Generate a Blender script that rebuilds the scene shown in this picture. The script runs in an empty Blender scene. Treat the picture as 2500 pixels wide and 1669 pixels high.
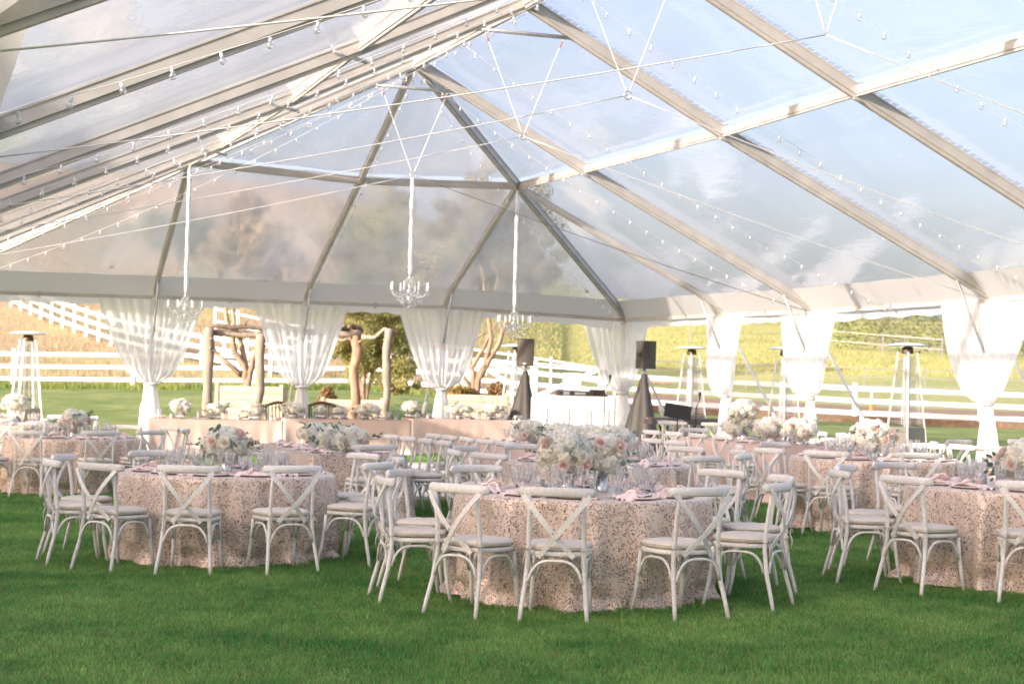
import bpy, math, random
import numpy as np
from mathutils import Vector, Matrix
random.seed(7)
PI = math.pi
sc = bpy.context.scene
COL = sc.collection

# ------------------------------------------------------------------ camera, sky, sun
CX, CY, CH = -7.99, -35.44, 1.55
FPX, PITCH, ROLL, YAW = 4040.0, 0.0264, 0.0275, 0.3486
RH = Vector((math.cos(YAW), -math.sin(YAW), 0)); FH = Vector((math.sin(YAW), math.cos(YAW), 0))
CAM = Vector((CX, CY, CH))
FW = FH * math.cos(PITCH) + Vector((0, 0, math.sin(PITCH)))
U0 = RH.cross(FW)
RR = RH * math.cos(ROLL) + U0 * math.sin(ROLL)
UU = U0 * math.cos(ROLL) - RH * math.sin(ROLL)
cam_d = bpy.data.cameras.new('camera'); cam = bpy.data.objects.new('camera', cam_d); COL.objects.link(cam)
cam_d.sensor_width = 36; cam_d.lens = FPX / 2500 * 36; cam_d.clip_end = 3000; cam_d.clip_start = 0.1
cam.matrix_world = Matrix(((RR.x, UU.x, -FW.x, CX), (RR.y, UU.y, -FW.y, CY), (RR.z, UU.z, -FW.z, CH), (0, 0, 0, 1)))
cam_d.dof.use_dof = True; cam_d.dof.focus_distance = 11.6; cam_d.dof.aperture_fstop = 4.0
sc.camera = cam
SUN_EL = math.radians(15)
TRAV = (RH * 0.76 + FH * 0.65).normalized()
w = bpy.data.worlds.new('World'); sc.world = w; w.use_nodes = True
wn, wl = w.node_tree.nodes, w.node_tree.links
bg = wn['Background']; bg.inputs[1].default_value = 0.125
sky = wn.new('ShaderNodeTexSky'); sky.sky_type = 'NISHITA'; sky.sun_disc = False
sky.sun_elevation = SUN_EL; sky.sun_rotation = math.atan2(-TRAV.x, -TRAV.y)
sky.air_density = 1.0; sky.dust_density = 6; sky.ozone_density = 1.0
tc = wn.new('ShaderNodeTexCoord'); mp = wn.new('ShaderNodeMapping'); mp.inputs['Scale'].default_value = (1, 1, 3.2)
nz = wn.new('ShaderNodeTexNoise'); nz.inputs['Scale'].default_value = 2.6; nz.inputs['Detail'].default_value = 7
rp = wn.new('ShaderNodeValToRGB'); rp.color_ramp.elements[0].position = .42; rp.color_ramp.elements[0].color = (.30, .30, .30, 1)
rp.color_ramp.elements[1].position = .72; rp.color_ramp.elements[1].color = (.6, .6, .6, 1)
mxw = wn.new('ShaderNodeMixRGB'); mxw.inputs[2].default_value = (1.55, 1.62, 1.75, 1)
wl.new(tc.outputs['Generated'], mp.inputs[0]); wl.new(mp.outputs[0], nz.inputs['Vector']); wl.new(nz.outputs[0], rp.inputs[0])
wl.new(rp.outputs[0], mxw.inputs[0]); wl.new(sky.outputs[0], mxw.inputs[1]); tint = wn.new('ShaderNodeMixRGB'); tint.blend_type = 'MULTIPLY'; tint.inputs[0].default_value = 1; tint.inputs[2].default_value = (1.0, .95, 1.05, 1)
wl.new(mxw.outputs[0], tint.inputs[1]); wl.new(tint.outputs[0], bg.inputs[0])
sd = bpy.data.lights.new('sun', 'SUN'); sd.energy = 2.0; sd.angle = math.radians(0.6); sd.color = (1, .88, .75)
sun = bpy.data.objects.new('sun', sd); COL.objects.link(sun)
sun.rotation_euler = (TRAV * math.cos(SUN_EL) - Vector((0, 0, math.sin(SUN_EL)))).to_track_quat('-Z', 'Y').to_euler()
sc.view_settings.view_transform = 'Standard'; sc.view_settings.look = 'None'
sc.view_settings.exposure = 2.15; sc.view_settings.gamma = 1; sc.view_settings.use_curve_mapping = False
sc.cycles.max_bounces = 8; sc.cycles.diffuse_bounces = 4; sc.cycles.transparent_max_bounces = 24
sc.cycles.transmission_bounces = 6; sc.cycles.glossy_bounces = 3
sc.cycles.caustics_reflective = False; sc.cycles.caustics_refractive = True
sc.cycles.sample_clamp_indirect = 6

# ------------------------------------------------------------------ helpers
def loc(lat, d, z=0.0):
    p = CAM + RH * lat + FH * d; return Vector((p.x, p.y, z))
def latd(x, y):
    v = Vector((x - CX, y - CY, 0)); return v.dot(RH), v.dot(FH)
def lerp(a, b, t): return a + (b - a) * t
def sst(a, b, x):
    t = min(1, max(0, (x - a) / (b - a))); return t * t * (3 - 2 * t)
def ray(px, py): return FW + RR * ((px - 1250) / FPX) - UU * ((py - 834.5) / FPX)
def atd(px, py, d):
    """the point seen at that place of the photograph, d metres away"""
    r = ray(px, py); return CAM + r * (d / (r.dot(FH)))
def aty(px, py, Y):
    r = ray(px, py); return CAM + r * ((Y - CY) / r.y)
FB = [(-40, 1.0), (-18, .98), (-11, 1.1), (-5.8, 1.25), (0, 1.08), (3.3, .86), (14, .6), (18, .58), (40, .5)]
def interp(t, x):
    if x <= t[0][0]: return t[0][1]
    for (a, b), (c, e) in zip(t, t[1:]):
        if x <= c: return b + (e - b) * (x - a) / (c - a)
    return t[-1][1]
# crest of the hills as slope over distance, by bearing
CR = [(-.6, .12), (-.31, .128), (-.186, .124), (-.09, .113), (-.03, .09), (.02, .07), (.05, .058), (.1, .052), (.2, .05), (.31, .052), (.6, .06)]
def gz_ld(lat, d):
    base = .02 * max(-9, min(12, lat)) + .0025 * (min(d, 40) - 10)
    dd = max(d, 1)
    t = sst(36, 58, d)
    z = lerp(base, interp(FB, lat * 58 / dd if dd > 58 else lat), t)
    if d > 60:
        u = lat / d
        c = interp(CR, u)
        dc = 230 if u < 0 else lerp(230, 170, sst(0, .1, u))
        k = sst(66, dc, d) if u > .03 else sst(58, dc, d)
        k = lerp((min(d, dc) - 60) / (dc - 60), k, .55)
        z = z + c * dc * k
        z += .35 * math.sin(lat * .11 + d * .05) * sst(70, 110, d) + .5 * math.sin(lat * .043 - d * .03) * sst(80, 140, d)
        if d > dc: z += (d - dc) * .01
    return z
def gz(x, y):
    return gz_ld(*latd(x, y))
def gat(px, d, dz=0.0):
    """ground point at photograph column px, d metres away"""
    p = atd(px, 940, d); return Vector((p.x, p.y, gz(p.x, p.y) + dz))

MATS = {}
def blurvinyl():
    m = vinyl('hazy_vinyl', .34); n, l = m.node_tree.nodes, m.node_tree.links
    rf = n.new('ShaderNodeBsdfRefraction'); rf.inputs['Roughness'].default_value = .09; rf.inputs['IOR'].default_value = 1.12; rf.inputs[0].default_value = (.98, .98, .99, 1)
    tr = [x for x in n if x.type == 'BSDF_TRANSPARENT'][0]; to = [k.to_socket for k in tr.outputs[0].links]
    for t_ in to: l.new(rf.outputs[0], t_)
    return m
def mat(name, col, rough=.6, metal=0, var=0.0, scale=8, bump=0, bscale=60, spec=.5, col2=None, trans=0, stretch=None, coat=0, det=6):
    if name in MATS: return MATS[name]
    m = bpy.data.materials.new(name); m.use_nodes = True
    n, l = m.node_tree.nodes, m.node_tree.links
    b = n['Principled BSDF']
    b.inputs['Base Color'].default_value = (*col, 1); b.inputs['Roughness'].default_value = rough
    b.inputs['Metallic'].default_value = metal; b.inputs['Specular IOR Level'].default_value = spec
    b.inputs['Transmission Weight'].default_value = trans; b.inputs['Coat Weight'].default_value = coat
    t = n.new('ShaderNodeTexCoord'); mp = n.new('ShaderNodeMapping'); l.new(t.outputs['Object'], mp.inputs[0])
    if stretch: mp.inputs['Scale'].default_value = stretch
    if var or col2:
        z = n.new('ShaderNodeTexNoise'); z.inputs['Scale'].default_value = scale; z.inputs['Detail'].default_value = det
        l.new(mp.outputs[0], z.inputs['Vector'])
        r = n.new('ShaderNodeValToRGB'); r.color_ramp.elements[0].position = .35; r.color_ramp.elements[1].position = .68
        c2 = col2 or tuple(max(0, c * (1 - var)) for c in col)
        r.color_ramp.elements[0].color = (*c2, 1); r.color_ramp.elements[1].color = (*[min(1, c * (1 + var * .5)) for c in col], 1)
        l.new(z.outputs[0], r.inputs[0]); l.new(r.outputs[0], b.inputs['Base Color'])
    if bump:
        z2 = n.new('ShaderNodeTexNoise'); z2.inputs['Scale'].default_value = bscale; z2.inputs['Detail'].default_value = 4
        l.new(mp.outputs[0], z2.inputs['Vector'])
        bp = n.new('ShaderNodeBump'); bp.inputs['Strength'].default_value = bump; bp.inputs['Distance'].default_value = .02
        l.new(z2.outputs[0], bp.inputs['Height']); l.new(bp.outputs[0], b.inputs['Normal'])
    MATS[name] = m; return m

def sheer(name, col, alpha, translucent=.5):
    m = bpy.data.materials.new(name); m.use_nodes = True; n, l = m.node_tree.nodes, m.node_tree.links
    n.remove(n['Principled BSDF']); o = n['Material Output']
    d = n.new('ShaderNodeBsdfDiffuse'); d.inputs[0].default_value = (*col, 1)
    tl = n.new('ShaderNodeBsdfTranslucent'); tl.inputs[0].default_value = (*col, 1)
    tr = n.new('ShaderNodeBsdfTransparent')
    m1 = n.new('ShaderNodeMixShader'); m1.inputs[0].default_value = translucent
    m2 = n.new('ShaderNodeMixShader')
    l.new(d.outputs[0], m1.inputs[1]); l.new(tl.outputs[0], m1.inputs[2]); l.new(tr.outputs[0], m2.inputs[1]); l.new(m1.outputs[0], m2.inputs[2])
    lw = n.new('ShaderNodeLayerWeight'); lw.inputs[0].default_value = .35
    mr = n.new('ShaderNodeMapRange'); mr.inputs[3].default_value = alpha; mr.inputs[4].default_value = min(1, alpha + .45)
    l.new(lw.outputs['Facing'], mr.inputs[0]); l.new(mr.outputs[0], m2.inputs[0])
    l.new(m2.outputs[0], o.inputs[0]); MATS[name] = m; return m

def vinyl(name, milky=.16, gl=1.0):
    m = bpy.data.materials.new(name); m.use_nodes = True; n, l = m.node_tree.nodes, m.node_tree.links
    n.remove(n['Principled BSDF']); o = n['Material Output']
    t = n.new('ShaderNodeTexCoord'); mp = n.new('ShaderNodeMapping'); mp.inputs['Scale'].default_value = (1, .45, 1)
    mp.inputs['Rotation'].default_value = (0, 0, .5)
    l.new(t.outputs['Object'], mp.inputs[0])
    z = n.new('ShaderNodeTexNoise'); z.inputs['Scale'].default_value = 1.1; z.inputs['Detail'].default_value = 5; l.new(mp.outputs[0], z.inputs['Vector'])
    bp = n.new('ShaderNodeBump'); bp.inputs['Strength'].default_value = .5; bp.inputs['Distance'].default_value = .06; l.new(z.outputs[0], bp.inputs['Height'])
    tr = n.new('ShaderNodeBsdfTransparent'); tr.inputs[0].default_value = (.96, .965, .985, 1)
    d = n.new('ShaderNodeBsdfDiffuse'); d.inputs[0].default_value = (.86, .87, .9, 1)
    tl = n.new('ShaderNodeBsdfTranslucent'); tl.inputs[0].default_value = (.86, .87, .9, 1)
    g = n.new('ShaderNodeBsdfGlossy'); g.inputs['Roughness'].default_value = .12; l.new(bp.outputs[0], g.inputs['Normal'])
    md = n.new('ShaderNodeMixShader'); md.inputs[0].default_value = .5; l.new(d.outputs[0], md.inputs[1]); l.new(tl.outputs[0], md.inputs[2])
    z3 = n.new('ShaderNodeTexNoise'); z3.inputs['Scale'].default_value = .8; z3.inputs['Detail'].default_value = 8; l.new(mp.outputs[0], z3.inputs['Vector'])
    lw = n.new('ShaderNodeLayerWeight'); lw.inputs[0].default_value = .5
    pw = n.new('ShaderNodeMath'); pw.operation = 'POWER'; pw.inputs[1].default_value = 3; l.new(lw.outputs['Facing'], pw.inputs[0])
    mr = n.new('ShaderNodeMapRange'); mr.inputs[1].default_value = .3; mr.inputs[2].default_value = .75
    mr.inputs[3].default_value = milky * .6; mr.inputs[4].default_value = milky * 1.5; l.new(z3.outputs[0], mr.inputs[0])
    ma = n.new('ShaderNodeMath'); ma.operation = 'MULTIPLY_ADD'; ma.inputs[1].default_value = .2; l.new(pw.outputs[0], ma.inputs[0]); l.new(mr.outputs[0], ma.inputs[2])
    m1 = n.new('ShaderNodeMixShader'); l.new(ma.outputs[0], m1.inputs[0]); l.new(tr.outputs[0], m1.inputs[1]); l.new(md.outputs[0], m1.inputs[2])
    fr = n.new('ShaderNodeMath'); fr.operation = 'POWER'; fr.inputs[1].default_value = 4.2; l.new(lw.outputs['Facing'], fr.inputs[0])
    f2 = n.new('ShaderNodeMath'); f2.operation = 'MULTIPLY_ADD'; f2.inputs[1].default_value = .75 * gl; f2.inputs[2].default_value = .07; l.new(fr.outputs[0], f2.inputs[0])
    m2 = n.new('ShaderNodeMixShader'); l.new(f2.outputs[0], m2.inputs[0]); l.new(m1.outputs[0], m2.inputs[1]); l.new(g.outputs[0], m2.inputs[2])
    l.new(m2.outputs[0], o.inputs[0]); MATS[name] = m; return m

def glassy(name, tint=(1, 1, 1), milk=.06, rough=.03, gl=.16, stripes=0):
    m = bpy.data.materials.new(name); m.use_nodes = True; n, l = m.node_tree.nodes, m.node_tree.links
    n.remove(n['Principled BSDF']); o = n['Material Output']
    tr = n.new('ShaderNodeBsdfTransparent'); tr.inputs[0].default_value = (*tint, 1)
    d1 = n.new('ShaderNodeBsdfTranslucent'); d1.inputs[0].default_value = (.95, .95, .95, 1); d2 = n.new('ShaderNodeBsdfDiffuse'); d2.inputs[0].default_value = (.95, .95, .95, 1)
    d = n.new('ShaderNodeMixShader'); l.new(d1.outputs[0], d.inputs[1]); l.new(d2.outputs[0], d.inputs[2])
    g = n.new('ShaderNodeBsdfGlossy'); g.inputs['Roughness'].default_value = rough
    lw0 = n.new('ShaderNodeLayerWeight'); lw0.inputs[0].default_value = .5; mk_ = n.new('ShaderNodeMapRange'); mk_.inputs[1].default_value = .15; mk_.inputs[2].default_value = .8; mk_.inputs[3].default_value = milk * .35; mk_.inputs[4].default_value = min(.9, milk * 2.6); l.new(lw0.outputs['Facing'], mk_.inputs[0]); m1 = n.new('ShaderNodeMixShader'); l.new(mk_.outputs[0], m1.inputs[0]); l.new(tr.outputs[0], m1.inputs[1]); l.new(d.outputs[0], m1.inputs[2])
    lw = n.new('ShaderNodeLayerWeight'); lw.inputs[0].default_value = .35
    mr = n.new('ShaderNodeMapRange'); mr.inputs[3].default_value = gl; mr.inputs[4].default_value = .85; l.new(lw.outputs['Facing'], mr.inputs[0])
    m2 = n.new('ShaderNodeMixShader'); l.new(mr.outputs[0], m2.inputs[0]); l.new(m1.outputs[0], m2.inputs[1]); l.new(g.outputs[0], m2.inputs[2])
    l.new(m2.outputs[0], o.inputs[0]); MATS[name] = m; return m

def lace(name, ca, cb, hole, sc_=55):
    """pale strands over darker cut-outs, with a satin sheen"""
    m = bpy.data.materials.new(name); m.use_nodes = True; n, l = m.node_tree.nodes, m.node_tree.links
    b = n['Principled BSDF']; b.inputs['Roughness'].default_value = .36; b.inputs['Metallic'].default_value = .15
    b.inputs['Sheen Weight'].default_value = .25
    t = n.new('ShaderNodeTexCoord')
    wz = n.new('ShaderNodeTexNoise'); wz.inputs['Scale'].default_value = 14; l.new(t.outputs['Object'], wz.inputs['Vector'])
    mx = n.new('ShaderNodeMixRGB'); mx.inputs[0].default_value = .08; l.new(t.outputs['Object'], mx.inputs[1]); l.new(wz.outputs['Color'], mx.inputs[2])
    v = n.new('ShaderNodeTexVoronoi'); v.inputs['Scale'].default_value = sc_; v.feature = 'F1'; l.new(mx.outputs[0], v.inputs['Vector'])
    v2 = n.new('ShaderNodeTexVoronoi'); v2.inputs['Scale'].default_value = sc_; v2.feature = 'DISTANCE_TO_EDGE'; l.new(mx.outputs[0], v2.inputs['Vector'])
    v3 = n.new('ShaderNodeTexVoronoi'); v3.inputs['Scale'].default_value = sc_ * 1.9; v3.feature = 'DISTANCE_TO_EDGE'; l.new(mx.outputs[0], v3.inputs['Vector'])
    big = n.new('ShaderNodeTexNoise'); big.inputs['Scale'].default_value = 5; big.inputs['Detail'].default_value = 3; l.new(t.outputs['Object'], big.inputs['Vector'])
    sep = n.new('ShaderNodeSeparateColor'); l.new(v.outputs['Color'], sep.inputs[0])
    th = n.new('ShaderNodeMapRange'); th.inputs[1].default_value = .38; th.inputs[2].default_value = .62; th.inputs[3].default_value = .68; th.inputs[4].default_value = .34; l.new(big.outputs[0], th.inputs[0])
    g1 = n.new('ShaderNodeMath'); g1.operation = 'GREATER_THAN'; l.new(sep.outputs[0], g1.inputs[0]); l.new(th.outputs[0], g1.inputs[1])
    g2 = n.new('ShaderNodeMapRange'); g2.inputs[1].default_value = .10; g2.inputs[2].default_value = .17; l.new(v2.outputs['Distance'], g2.inputs[0])
    hm = n.new('ShaderNodeMath'); hm.operation = 'MULTIPLY'; l.new(g1.outputs[0], hm.inputs[0]); l.new(g2.outputs[0], hm.inputs[1])
    r = n.new('ShaderNodeValToRGB'); r.color_ramp.elements[0].position = .02; r.color_ramp.elements[0].color = (*ca, 1)
    r.color_ramp.elements[1].position = .12; r.color_ramp.elements[1].color = (*cb, 1); l.new(v3.outputs['Distance'], r.inputs[0])
    mm = n.new('ShaderNodeMixRGB'); mm.inputs[2].default_value = (*hole, 1); l.new(hm.outputs[0], mm.inputs[0]); l.new(r.outputs[0], mm.inputs[1])
    l.new(mm.outputs[0], b.inputs['Base Color'])
    bp = n.new('ShaderNodeBump'); bp.inputs['Strength'].default_value = .5; bp.inputs['Distance'].default_value = .004; bp.invert = True
    l.new(hm.outputs[0], bp.inputs['Height']); l.new(bp.outputs[0], b.inputs['Normal'])
    MATS[name] = m; return m

def leafmat(name, ca, cb, scale=1.5, trans=.35, rough=.6):
    m = bpy.data.materials.new(name); m.use_nodes = True; n, l = m.node_tree.nodes, m.node_tree.links
    b = n['Principled BSDF']; b.inputs['Roughness'].default_value = rough; o = n['Material Output']
    t = n.new('ShaderNodeTexCoord'); z = n.new('ShaderNodeTexNoise'); z.inputs['Scale'].default_value = scale; z.inputs['Detail'].default_value = 8
    l.new(t.outputs['Object'], z.inputs['Vector'])
    r = n.new('ShaderNodeValToRGB'); r.color_ramp.elements[0].position = .36; r.color_ramp.elements[1].position = .66
    r.color_ramp.elements[0].color = (*ca, 1); r.color_ramp.elements[1].color = (*cb, 1); l.new(z.outputs[0], r.inputs[0])
    l.new(r.outputs[0], b.inputs['Base Color'])
    tl = n.new('ShaderNodeBsdfTranslucent'); l.new(r.outputs[0], tl.inputs[0]); mx = n.new('ShaderNodeMixShader'); mx.inputs[0].default_value = trans
    l.new(b.outputs[0], mx.inputs[1]); l.new(tl.outputs[0], mx.inputs[2]); l.new(mx.outputs[0], o.inputs[0]); MATS[name] = m; return m

M_ALU = mat('aluminium', (.55, .525, .495), .45, .08, var=.12, scale=3, bump=.05, stretch=(1, 1, 1))
M_WHITE_METAL = mat('white_metal', (.82, .82, .82), .4)
M_STEEL = mat('galvanised_steel', (.55, .56, .57), .4, .6, var=.15, scale=20)
M_DARK = mat('dark_fitting', (.03, .03, .03), .6, spec=.2)
M_VINYL = vinyl('clear_vinyl')
M_HAZY = blurvinyl()
M_BORDER = sheer('white_vinyl_border', (.74, .715, .69), 1.0, .25)
M_VALANCE = sheer('white_valance', (.88, .88, .88), .93, .35)
M_SHEER = sheer('sheer_curtain', (.97, .96, .96), .84, .6)
M_SATIN = mat('white_satin', (.78, .78, .78), .45, bump=.1, bscale=12)
M_ROPE = mat('white_rope', (.8, .79, .77), .7)
M_CABLE = mat('dark_cable', (.16, .15, .14), .6)
M_WOOD = mat('whitewashed_wood', (.81, .785, .745), .6, var=.12, scale=55, bump=.2, bscale=140, det=10)
M_CUSH = mat('linen_cushion', (.72, .66, .57), .85, var=.06, scale=40, bump=.2, bscale=260)
M_CORD = mat('linen_cord', (.62, .57, .48), .85)
M_LACE = lace('cut_work_cloth', (.86, .73, .63), (.66, .52, .43), (.19, .115, .075), 84)
M_PINK = mat('blush_sequin_cloth', (.75, .565, .50), .42, .12, var=.14, scale=60, bump=.3, bscale=180)
M_NAP = mat('pink_napkin', (.86, .70, .65), .7, var=.1, scale=20)
M_PLATE = glassy('plate_glass', (.98, .94, .93), .35, .08, .2)
M_GLASS = glassy('drinking_glass', (.99, .99, .985), .34, .04, .05)
M_VASE = mat('ribbed_mirror_glass', (.72, .74, .74), .12, .75, var=.25, scale=30)
M_CANDLE = mat('candle_wax', (.85, .80, .70), .5)
M_SILVER = mat('silver_flatware', (.75, .75, .76), .2, .9)
M_HYD = leafmat('hydrangea_petals', (.92, .92, .84), (.95, .95, .92), 14, .45)
M_CREAM = leafmat('cream_petals', (.90, .86, .74), (.93, .91, .82), 14, .3)
M_ROSE = leafmat('blush_petals', (.85, .66, .58), (.90, .80, .74), 20, .3)
M_GREEN = leafmat('dark_leaf', (.05, .11, .05), (.10, .18, .10), 12, .25)
M_BLACK = mat('black_plastic', (.045, .04, .035), .5, var=.2, scale=20)
M_SPANDEX = mat('black_stretch_cloth', (.05, .045, .04), .6)
M_GRILLE = mat('speaker_grille', (.09, .075, .06), .5, var=.3, scale=120)
M_BARK = mat('tree_bark', (.34, .24, .17), .85, var=.4, scale=7, bump=.6, bscale=20, stretch=(1, 1, .3))
M_LOG = mat('weathered_log', (.33, .27, .22), .85, var=.35, scale=7, bump=.6, bscale=18, stretch=(1, 1, .25))
M_REDLOG = mat('peeling_red_bark', (.42, .25, .17), .85, var=.5, scale=6, bump=.7, bscale=18, stretch=(1, 1, .3))
M_FENCE = mat('white_fence_paint', (.82, .81, .80), .5, var=.05, scale=3)
M_PIPE = mat('grey_pipe', (.30, .30, .30), .5, .4)
M_PLANTER = mat('planter_boards', (.55, .45, .35), .8, var=.18, scale=5, bump=.2, stretch=(.2, .2, 3))
M_PLANTER2 = mat('planter_concrete', (.42, .42, .41), .8, var=.15, scale=5, bump=.2)
M_BOX = mat('white_booth_paint', (.86, .86, .86), .35)

def vary(m, lo, hi):
    n, l = m.node_tree.nodes, m.node_tree.links; b = n['Principled BSDF']; src = b.inputs['Base Color'].links[0].from_socket
    oi = n.new('ShaderNodeObjectInfo'); mr = n.new('ShaderNodeMapRange'); mr.inputs[3].default_value = lo; mr.inputs[4].default_value = hi; l.new(oi.outputs['Random'], mr.inputs[0])
    h = n.new('ShaderNodeHueSaturation'); l.new(src, h.inputs['Color']); l.new(mr.outputs[0], h.inputs['Value']); l.new(h.outputs[0], b.inputs['Base Color'])
    mp = [x for x in n if x.type == 'MAPPING'][0]; mu = n.new('ShaderNodeMath'); mu.operation = 'MULTIPLY'; mu.inputs[1].default_value = 9; l.new(oi.outputs['Random'], mu.inputs[0]); l.new(mu.outputs[0], mp.inputs['Location'])
vary(M_WOOD, .86, 1.06); vary(M_CUSH, .92, 1.05); vary(M_NAP, .85, 1.12)
class MB:
    def __init__(s): s.v = []; s.f = []; s.sm = []
    def add(s, vs, fs, smooth=True):
        o = len(s.v); s.v += [tuple(v) for v in vs]; s.f += [tuple(i + o for i in f) for f in fs]; s.sm += [smooth] * len(fs)
    def box(s, c, size, rz=0, ax=None, rot=None):
        x, y, z = (q / 2 for q in size)
        R = rot if rot is not None else Matrix.Rotation(rz, 3, 'Z')
        c = Vector(c)
        vs = [c + R @ Vector((sx * x, sy * y, sz * z)) for sx in (-1, 1) for sy in (-1, 1) for sz in (-1, 1)]
        s.add(vs, [(0, 1, 3, 2), (4, 6, 7, 5), (0, 4, 5, 1), (2, 3, 7, 6), (0, 2, 6, 4), (1, 5, 7, 3)], False)
    def beam(s, a, b, w, h, up=(0, 0, 1), off=0.0):
        a, b = Vector(a), Vector(b); d = (b - a).normalized(); up = Vector(up)
        sd = d.cross(up)
        if sd.length < 1e-4: sd = d.cross(Vector((1, 0, 0)))
        sd.normalize(); u = sd.cross(d).normalized()
        vs = []
        for p in (a, b):
            for sx, su in ((-1, -1), (1, -1), (1, 1), (-1, 1)): vs.append(p + sd * sx * w / 2 + u * (su * h / 2 + off))
        s.add(vs, [(0, 1, 2, 3), (7, 6, 5, 4), (0, 4, 5, 1), (1, 5, 6, 2), (2, 6, 7, 3), (3, 7, 4, 0)], False)
    def tube(s, pts, r, n=8, cap=True, flat=None, closed=False, up=None):
        pts = [Vector(p) for p in pts]; N = len(pts)
        rs = r if isinstance(r, (list, tuple)) else [r] * N
        vs = []; pu = Vector(up) if up else None
        for i, p in enumerate(pts):
            if closed: t = pts[(i + 1) % N] - pts[i - 1]
            else: t = pts[min(N - 1, i + 1)] - pts[max(0, i - 1)]
            t.normalize()
            if pu is None: pu = Vector((0, 0, 1)) if abs(t.z) < .9 else Vector((1, 0, 0))
            sd = t.cross(pu)
            if sd.length < 1e-5: sd = t.cross(Vector((.3, 1, .2)))
            sd.normalize(); u = sd.cross(t).normalized()
            if not up: pu = u
            for k in range(n):
                a = 2 * PI * k / n; q = flat if flat else 1
                vs.append(p + sd * math.cos(a) * rs[i] + u * math.sin(a) * rs[i] * q)
        fs = []
        for i in range(N if closed else N - 1):
            j = (i + 1) % N
            for k in range(n):
                fs.append((i * n + k, i * n + (k + 1) % n, j * n + (k + 1) % n, j * n + k))
        if cap and not closed: fs += [tuple(range(n - 1, -1, -1)), tuple((N - 1) * n + k for k in range(n))]
        s.add(vs, fs)
    def lathe(s, prof, n=16, c=(0, 0, 0), flute=0, fz=None, cap=False, smooth=True):
        cx, cy, cz = c; vs = []
        for r, z in prof:
            for k in range(n):
                a = 2 * PI * k / n
                rr = r * (1 - (flute if (k % 2 and (fz is None or fz[0] <= z <= fz[1])) else 0))
                vs.append((cx + rr * math.cos(a), cy + rr * math.sin(a), cz + z))
        fs = [(i * n + k, i * n + (k + 1) % n, (i + 1) * n + (k + 1) % n, (i + 1) * n + k) for i in range(len(prof) - 1) for k in range(n)]
        if cap: fs += [tuple(range(n - 1, -1, -1)), tuple((len(prof) - 1) * n + k for k in range(n))]
        s.add(vs, fs, smooth)
    def grid(s, fn, nu, nv, smooth=True, closeu=False):
        vs = [fn(i / nu, j / nv) for j in range(nv + 1) for i in range(nu + (0 if closeu else 1))]
        W = nu + (0 if closeu else 1)
        fs = [(j * W + i, j * W + (i + 1) % W, (j + 1) * W + (i + 1) % W, (j + 1) * W + i) for j in range(nv) for i in range(nu)]
        s.add(vs, fs, smooth)
    def sph(s, c, r, n=8, m=5, sz=1.0):
        c = Vector(c)
        s.lathe([(max(1e-4, r * math.sin(PI * i / m)), -r * sz * math.cos(PI * i / m)) for i in range(m + 1)], n, c)
    def mesh(s, name, m):
        me = bpy.data.meshes.new(name); me.from_pydata(s.v, [], s.f)
        me.polygons.foreach_set('use_smooth', s.sm)
        if m: me.materials.append(m)
        me.update(); return me
def link(name, me, parent=None, at=None):
    o = bpy.data.objects.new(name, me); COL.objects.link(o)
    if parent: o.parent = parent
    if at is not None: o.location = at
    return o
def part(name, mb, m, parent=None, at=None): return link(name, mb.mesh(name, m), parent, at)
def empty(name, at=(0, 0, 0), rz=0):
    o = bpy.data.objects.new(name, None); COL.objects.link(o); o.location = at; o.rotation_euler = (0, 0, rz); o.empty_display_size = .2
    return o
def tag(o, label=None, cat=None, group=None, kind=None):
    if label: o['label'] = label
    if cat: o['category'] = cat
    if group: o['group'] = group
    if kind: o['kind'] = kind
    return o
KIDS = {}
def kids(o):
    return [c for c in KIDS.get(o.name, [])] or [c for c in o.children]
def copy_tree(o, parent=None):
    c = o.copy(); COL.objects.link(c)
    if parent: c.parent = parent
    ks = CH_CACHE.get(o.name)
    if ks is None: ks = CH_CACHE[o.name] = list(o.children)
    for k in ks: copy_tree(k, c)
    return c
CH_CACHE = {}
def place(proto, at, rz, label, cat, group=None, first=[set()], scale=None):
    if proto.name in first[0]:
        o = copy_tree(proto)
    else:
        CH_CACHE[proto.name] = list(proto.children); 
        for k in proto.children: CH_CACHE[k.name] = list(k.children)
        first[0].add(proto.name); o = proto
    o.location = at; o.rotation_euler = (0, 0, rz)
    if scale: o.scale = (scale,) * 3 if not isinstance(scale, tuple) else scale
    for k in ('label', 'category', 'group'):
        if k in o: del o[k]
    tag(o, label, cat, group); return o

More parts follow.
